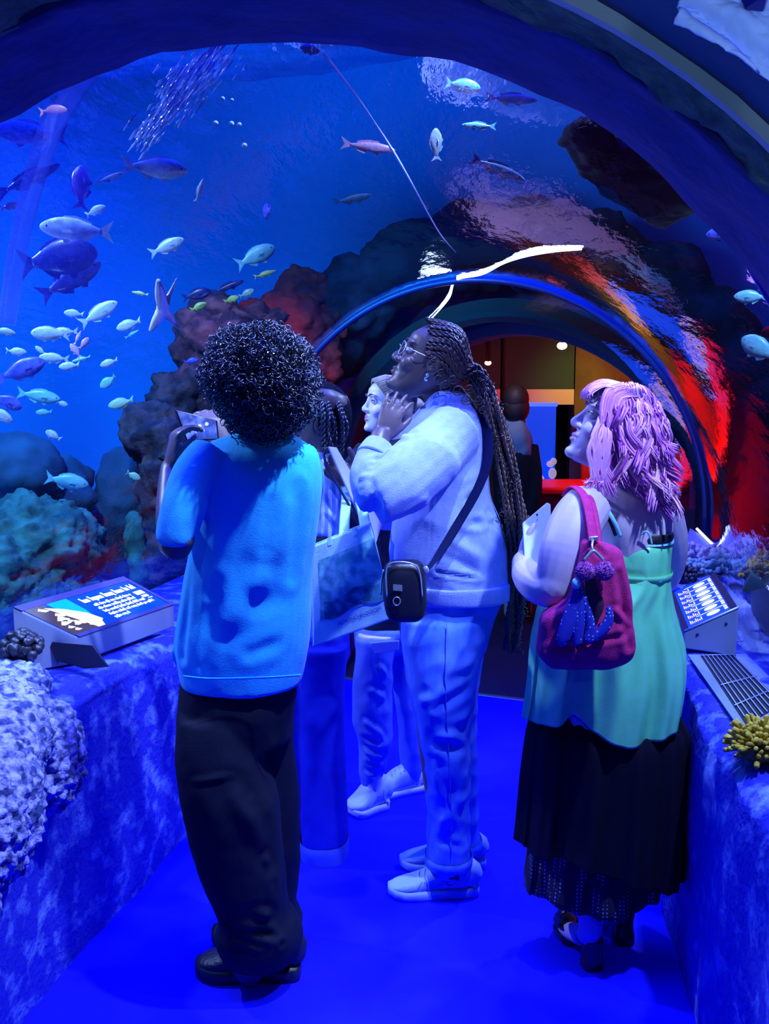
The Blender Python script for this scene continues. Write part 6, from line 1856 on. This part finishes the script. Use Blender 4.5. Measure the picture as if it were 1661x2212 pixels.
rows_loft(mb, [(1375, 766, 856, .09), (1420, 765, 853, .09), (1448, 763, 849, .088), (1500, 761, 846, .085), (1560, 763, 847, .08), (1600, 771, 846, .075), (1635, 774, 838, .065), (1658, 776, 832, .06), (1680, 779, 825, .05), (1698, 780, 824, .048)], 3.41)
rows_loft(mb, [(1375, 830, 905, .09), (1500, 850, 915, .085), (1600, 862, 920, .07), (1690, 866, 912, .05)], 3.58)
cs = [cr(790, 1560, 840, 1600, 3.33, .01, .01), cr(770, 1590, 835, 1610, 3.33, .010, -.012), cr(775, 1620, 835, 1640, 3.34, .010, .012), cr(775, 1645, 830, 1660, 3.34, .008, -.012), cr(805, 1490, 843, 1520, 3.33, .012, .010), cr(812, 1400, 815, 1640, 3.32, .006, -.006), cr(775, 1670, 825, 1678, 3.35, .008, .010), cr(820, 1440, 846, 1470, 3.33, .01, .01)]
o = obj('joggers', fuse(mb, .008, 4, folds(cs, .006, (8, 8, 6), 31, .002)), M_jog, t)
mb = MB(); mb.slab([P(800, 1388, 3.31), P(862, 1383, 3.31), P(862, 1403, 3.31), P(808, 1412, 3.31)], .006); bevel(obj('pocket_flap', mb, mat('flap_pale', (.30, .42, .8), .8), o, smooth=False), .002)
hx = lambda px, py: PZ(px, py, 0)
u, Wf = sneaker(t, hx(832, 1742), hx(754, 1764), 0.105, 0.125, mat('sneaker_white', (.62, .80, .92), .55), mat('sole_white', (.62, .70, .92), .5), ml=M_lace, chunky=1.15)
dress_shoe(u, Wf, 1, bpy.data.materials['sneaker_white'], M_sneak2, False)
a = hx(890, 1712)
sneaker(t, a + Vector((.05, .04, 0)), a + Vector((-.17, -.06, 0)), 0.10, 0.115, bpy.data.materials['sneaker_white'], bpy.data.materials['sole_white'])

# ================================================================ PERSON BEHIND THE CURLY HAIR (dark braids, striped shirt, wide jeans)
M_stripe = bpy.data.materials.new('shirt_stripes'); M_stripe.use_nodes = True
nt = M_stripe.node_tree; N = nt.nodes; L = nt.links; b = N['Principled BSDF']; b.inputs['Roughness'].default_value = .85
tc = N.new('ShaderNodeTexCoord'); wv = N.new('ShaderNodeTexWave'); wv.inputs['Scale'].default_value = 14; wv.inputs['Distortion'].default_value = .4
rp = N.new('ShaderNodeValToRGB'); rp.color_ramp.elements[0].position = .45; rp.color_ramp.elements[1].position = .6
rp.color_ramp.elements[0].color = (.16, .24, .80, 1); rp.color_ramp.elements[1].color = (.42, .52, .92, 1)
L.new(tc.outputs['Object'], wv.inputs['Vector']); L.new(wv.outputs[0], rp.inputs[0]); L.new(rp.outputs[0], b.inputs['Base Color'])
M_jeand = mat('jeans_deep', (0.008, 0.012, 0.42), 0.85, (0.012, 0.02, 0.50), 6, 0.4, 0.6, bump=0.1, bscale=250, spec=0.1)
M_cuffd = mat('jeans_cuff', (0.05, 0.09, 0.55), 0.85)
M_hair_k = mat('braids_black', (0.008, 0.010, 0.03), 0.35, spec=0.8)
F5 = P(690, 1840, 3.12)
t = thing('person', 'person with dark braids, striped shirt and wide cuffed jeans, mostly hidden by the curly hair', 'person', (F5.x, 3.12, 0))
Mh = head_matrix(P(690, 905, 3.16), 75, 4, 0.96)
mb = MB(); head_parts(mb, Mh)
limb(mb, [(700, 930, 3.17, .05), (705, 985, 3.17, .055)])
rows_loft(mb, [(985, 640, 735, .07), (1040, 620, 735, .10), (1200, 620, 730, .11), (1380, 620, 735, .12)], 3.17)
limb(mb, [(705, 1010, 3.08, .05), (704, 1100, 3.05, .043), (692, 1165, 3.04, .040), (650, 1180, 3.06, .036), (620, 1120, 3.10, .028)])
limb(mb, [(640, 1020, 3.26, .05), (610, 1100, 3.28, .043), (620, 1180, 3.26, .036)])
limb(mb, [(690, 1400, 3.08, .08), (698, 1600, 3.08, .06), (700, 1815, 3.08, .04)])
limb(mb, [(640, 1400, 3.2, .08), (630, 1600, 3.2, .06), (625, 1790, 3.2, .04)])
obj('body', fuse(mb, .007, 2), M_skin_d, t)
mb = MB()
rows_loft(mb, [(975, 655, 735, .065), (1000, 630, 738, .10), (1060, 622, 740, .125), (1200, 620, 735, .13), (1410, 615, 745, .135)], 3.17, n=30)
limb(mb, [(706, 1000, 3.08, .062), (715, 1060, 3.05, .060), (716, 1110, 3.03, .058), (712, 1160, 3.02, .056)])
cs = [cr(700, 1060, 735, 1150, 2.98, .008, -.010), cr(690, 1080, 710, 1160, 2.97, .008, .010), cr(715, 1040, 740, 1100, 2.99, .008, -.008)]
obj('shirt', fuse(mb, .008, 3, folds(cs, .005, (8, 8, 3), 8)), M_stripe, t)
mb = MB()
rows_loft(mb, [(1360, 622, 752, .13, 3.14), (1420, 630, 756, .13, 3.14)], 3.14)
rows_loft(mb, [(1390, 640, 754, .10), (1450, 646, 748, .10), (1520, 650, 744, .10), (1600, 650, 743, .10), (1700, 649, 747, .105), (1780, 649, 750, .11), (1832, 652, 752, .112)], 3.08, sup=2.6)
rows_loft(mb, [(1390, 590, 690, .10), (1600, 585, 675, .10), (1800, 578, 672, .11)], 3.2, sup=2.6)
o = obj('jeans', fuse(mb, .009, 4, folds([], .005, (7, 7, 2), 12)), M_jeand, t)
mb = MB(); rows_loft(mb, [(1802, 648, 753, .114), (1816, 647, 754, .117), (1840, 651, 752, .112)], 3.08, sup=2.6, cap=False, n=40); obj('cuff', mb, M_cuffd, o)
mb = MB(); hair_cap(mb, Mh, 1.06, .004)
obj('hair_cap', mb, mat('hair_matte', (.006, .008, .02), .9, bump=.6, bscale=120, spec=.1), t)
mb = MB(); mb.smooth_tube([Mh @ Vector((.083 * math.cos(a), .095 * math.sin(a) - .006, .055 + .03 * math.sin(a))) for a in [i * PI / 8 for i in range(-1, 10)]], (.004, .020), 8, 3, ref=(0, 0, 1)); obj('headband', mb, mat('band_blue', (.14, .2, .5), .8), t)
mb = MB(); rnd = random.Random(8)
for i in range(16):
    x0 = 690 + 44 * rnd.random(); d = 3.02 + .10 * rnd.random()
    pts = [P(x0, 870, d + .04), P(x0 + 6 + rnd.gauss(0, 3), 895, d), P(x0 + 8 + rnd.gauss(0, 4), 930, d), P(x0 + 6 + rnd.gauss(0, 5), 965 + rnd.uniform(-10, 20), d)]
    braid(pts, .0075)
obj('braids', mb, M_hair_k, t)
mb = MB(); c = P(693, 920, 3.04); mb.tube([c + Vector((.026 * math.cos(a * PI / 10), 0, .03 * math.sin(a * PI / 10))) for a in range(20)], .004, 6, closed=True); obj('hoop_earring', mb, M_hair_k, t)

# clipboard with papers
M_paper = mat('paper', (.42, .42, .85), .7)
mb = MB(); q = [P(707, 966, 2.93), P(724, 968, 2.97), P(822, 1135, 2.97), P(806, 1188, 2.93)]; mb.slab(q, .006)
o = tag(bevel(obj('clipboard', mb, M_paper, smooth=False), .002), 'lavender clipboard held upright between the cyan T-shirt and the sweatshirt', 'clipboard')
mb = MB(); mb.smooth_tube([P(704, 966, 2.925), P(703, 1000, 2.925), P(750, 1084, 2.925), P(803, 1186, 2.925)], (.004, .005), 8, 3); obj('edge', mb, mat('clip_edge', (.01, .01, .06), .5), o)

# printed cotton tote
M_canvas = mat('canvas', (0.42, 0.74, 0.86), 0.9, (0.46, 0.78, 0.88), 80, 0.4, 0.6, bump=0.2, bscale=300, spec=0.1)
M_print = mat('tote_print', (0.06, 0.32, 0.42), 0.9, (0.24, 0.62, 0.66), 30, 0.42, 0.60, spec=0.1, detail=7)
M_print2 = mat('tote_print_dark', (0.03, 0.10, 0.22), 0.9, (0.10, 0.36, 0.46), 26, 0.45, 0.6, spec=0.1, detail=7)
t = thing('tote_bag', 'pale canvas tote with a teal print and dark lettering, hanging behind the curly haired person', 'bag', tuple(P(755, 1390, 2.88)))
TQ = [P(674, 1180, 2.86), P(800, 1128, 2.80), P(846, 1336, 2.80), P(676, 1398, 2.86)]
def tote(u, v, lift=0.0):
    p = TQ[0] * (1 - u) * (1 - v) + TQ[1] * u * (1 - v) + TQ[2] * u * v + TQ[3] * (1 - u) * v
    n = Vector((.15, -1, .1))
    return p + n * (.018 * math.sin(PI * u) * math.sin(PI * min(1, v * 1.1)) + .006 * noise.noise(Vector((u * 4, v * 3, 1))) + .004 * math.sin(u * 11 + v * 4) * (1 - v) + lift)
mb = MB(); mb.grid(lambda u, v: tote(u, v), 40, 40)
o = obj('front', mb, M_canvas, t); sm = o.modifiers.new('s', 'SOLIDIFY'); sm.thickness = .003
mb = MB(); mb.grid(lambda u, v: tote(u, v) + Vector((0, .07, 0)) * (math.sin(PI * min(1, v * .9)) ** .5 if v > 0.02 else .2) + Vector((0, .02, .0)), 20, 20)
o2 = obj('back', mb, M_canvas, t); sm = o2.modifiers.new('s', 'SOLIDIFY'); sm.thickness = .003
for uu in (0.0, 1.0):
    mb = MB(); mb.grid(lambda u, v: tote(uu, v) * (1 - u) + (tote(uu, v) + Vector((0, .07, 0)) * (math.sin(PI * min(1, v * .9)) ** .5 if v > .02 else .2) + Vector((0, .02, 0))) * u, 6, 20); so = obj('side', mb, M_canvas, t); sm = so.modifiers.new('s', 'SOLIDIFY'); sm.thickness = .003
mb = MB(); mb.grid(lambda u, v: tote(.10 + .90 * u, .16 + .60 * v, .006), 36, 28)
obj('print', mb, [M_print], o)
mb = MB(); mb.grid(lambda u, v: tote(.16 + .84 * u, .58 + .18 * v + .03 * math.sin(u * 9), .008), 36, 12)
obj('print', mb, [M_print2], o)
for u0 in (.30, .72):
    mb = MB(); mb.slab([tote(u0 - .03, .06, .005), tote(u0 + .03, .06, .005), tote(u0 + .03, -.02, .005), tote(u0 - .03, -.02, .005)], .003); obj('handle_patch', mb, M_canvas, o, smooth=False)
mb = MB(); mb.smooth_tube([P(x, y, d) for x, y, d in [(742, 1160, 2.84), (745, 1110, 2.90), (748, 1060, 2.98), (735, 1015, 3.06)]], (.016, .003), 8, 5, ref=(1, 0, .2)); obj('strap', mb, M_canvas, t)
mb = MB(); mb.smooth_tube([P(x, y, d) for x, y, d in [(790, 1142, 2.82), (780, 1090, 2.90), (765, 1050, 2.98), (740, 1010, 3.07)]], (.016, .003), 8, 5, ref=(1, 0, .2)); obj('strap', mb, M_canvas, t)
cu = bpy.data.curves.new('letters', 'FONT'); cu.body = 'ALMOND BLOSSOM'; cu.size = 1.0; cu.extrude = 0
fo = bpy.data.objects.new('letters_tmp', cu); COL.objects.link(fo)
dgx = bpy.context.evaluated_depsgraph_get(); me = bpy.data.meshes.new_from_object(fo.evaluated_get(dgx)); bpy.data.objects.remove(fo)
xs = [v.co.x for v in me.vertices]; w = max(xs); 
for v in me.vertices:
    u, vv = .33 + .56 * v.co.x / w, .875 - .055 * v.co.y + .0
    v.co = tote(u, vv, .007)
lo = bpy.data.objects.new('lettering', me); COL.objects.link(lo); lo.parent = o; me.materials.clear(); me.materials.append(mat('tote_letter', (.02, .05, .45), .8))

# ================================================================ FAR PERSON IN THE HALL
M_coat = mat('coat_black', (.004, .004, .010), .9)
M_hood = mat('hood_grey', (.32, .32, .42), .9, bump=.3, bscale=120)
M_hairb = mat('hair_auburn', (.05, .018, .015), .6)
F6 = P(1118, 1338, 6.25)
t = thing('person', 'distant person in a black coat with grey hood, standing by the red counter', 'person', (F6.x, 6.25, 0))
mb = MB(); Mh = head_matrix(P(1110, 872, 6.25), 20, 0, .95); head_parts(mb, Mh)
limb(mb, [(1112, 890, 6.26, .055), (1115, 935, 6.27, .07)])
rows_loft(mb, [(940, 1085, 1142, .08), (1000, 1088, 1146, .10), (1130, 1090, 1146, .11)], 6.28)
limb(mb, [(1105, 1130, 6.26, .08), (1105, 1230, 6.26, .06), (1105, 1332, 6.24, .05)]); limb(mb, [(1132, 1130, 6.3, .08), (1132, 1230, 6.3, .06), (1132, 1328, 6.3, .05)])
obj('body', fuse(mb, .012, 2), M_skin_l, t)
mb = MB(); hair_cap(mb, Mh, 1.10, -.01); mb.ell(Mh @ Vector((0, -.03, -.03)), (.088, .095, .10)); mb.ell(Mh @ Vector((0, -.02, .03)), (.088, .105, .10))
obj('hair', mb, M_hairb, t)
mb = MB(); rows_loft(mb, [(905, 1090, 1134, .07), (925, 1085, 1142, .11), (950, 1088, 1148, .12), (985, 1100, 1150, .10)], 6.24, n=24)
obj('hood', fuse(mb, .012, 4, folds([], .012, (9, 9, 9), 3)), M_hood, t)
mb = MB(); rows_loft(mb, [(935, 1082, 1142, .11), (965, 1080, 1150, .14), (1020, 1078, 1155, .16), (1080, 1080, 1156, .16), (1180, 1080, 1152, .16)], 6.28, n=24)
limb(mb, [(1085, 960, 6.25, .06), (1082, 1040, 6.2, .055), (1086, 1110, 6.15, .05)]); limb(mb, [(1146, 960, 6.25, .06), (1152, 1040, 6.2, .055), (1148, 1110, 6.15, .05)])
obj('coat', fuse(mb, .014, 3, folds([], .01, (5, 5, 3), 3)), M_coat, t)
mb = MB(); rows_loft(mb, [(1160, 1084, 1150, .13), (1240, 1088, 1146, .11), (1330, 1092, 1146, .09)], 6.28, n=20); obj('trousers', mb, M_coat, t)
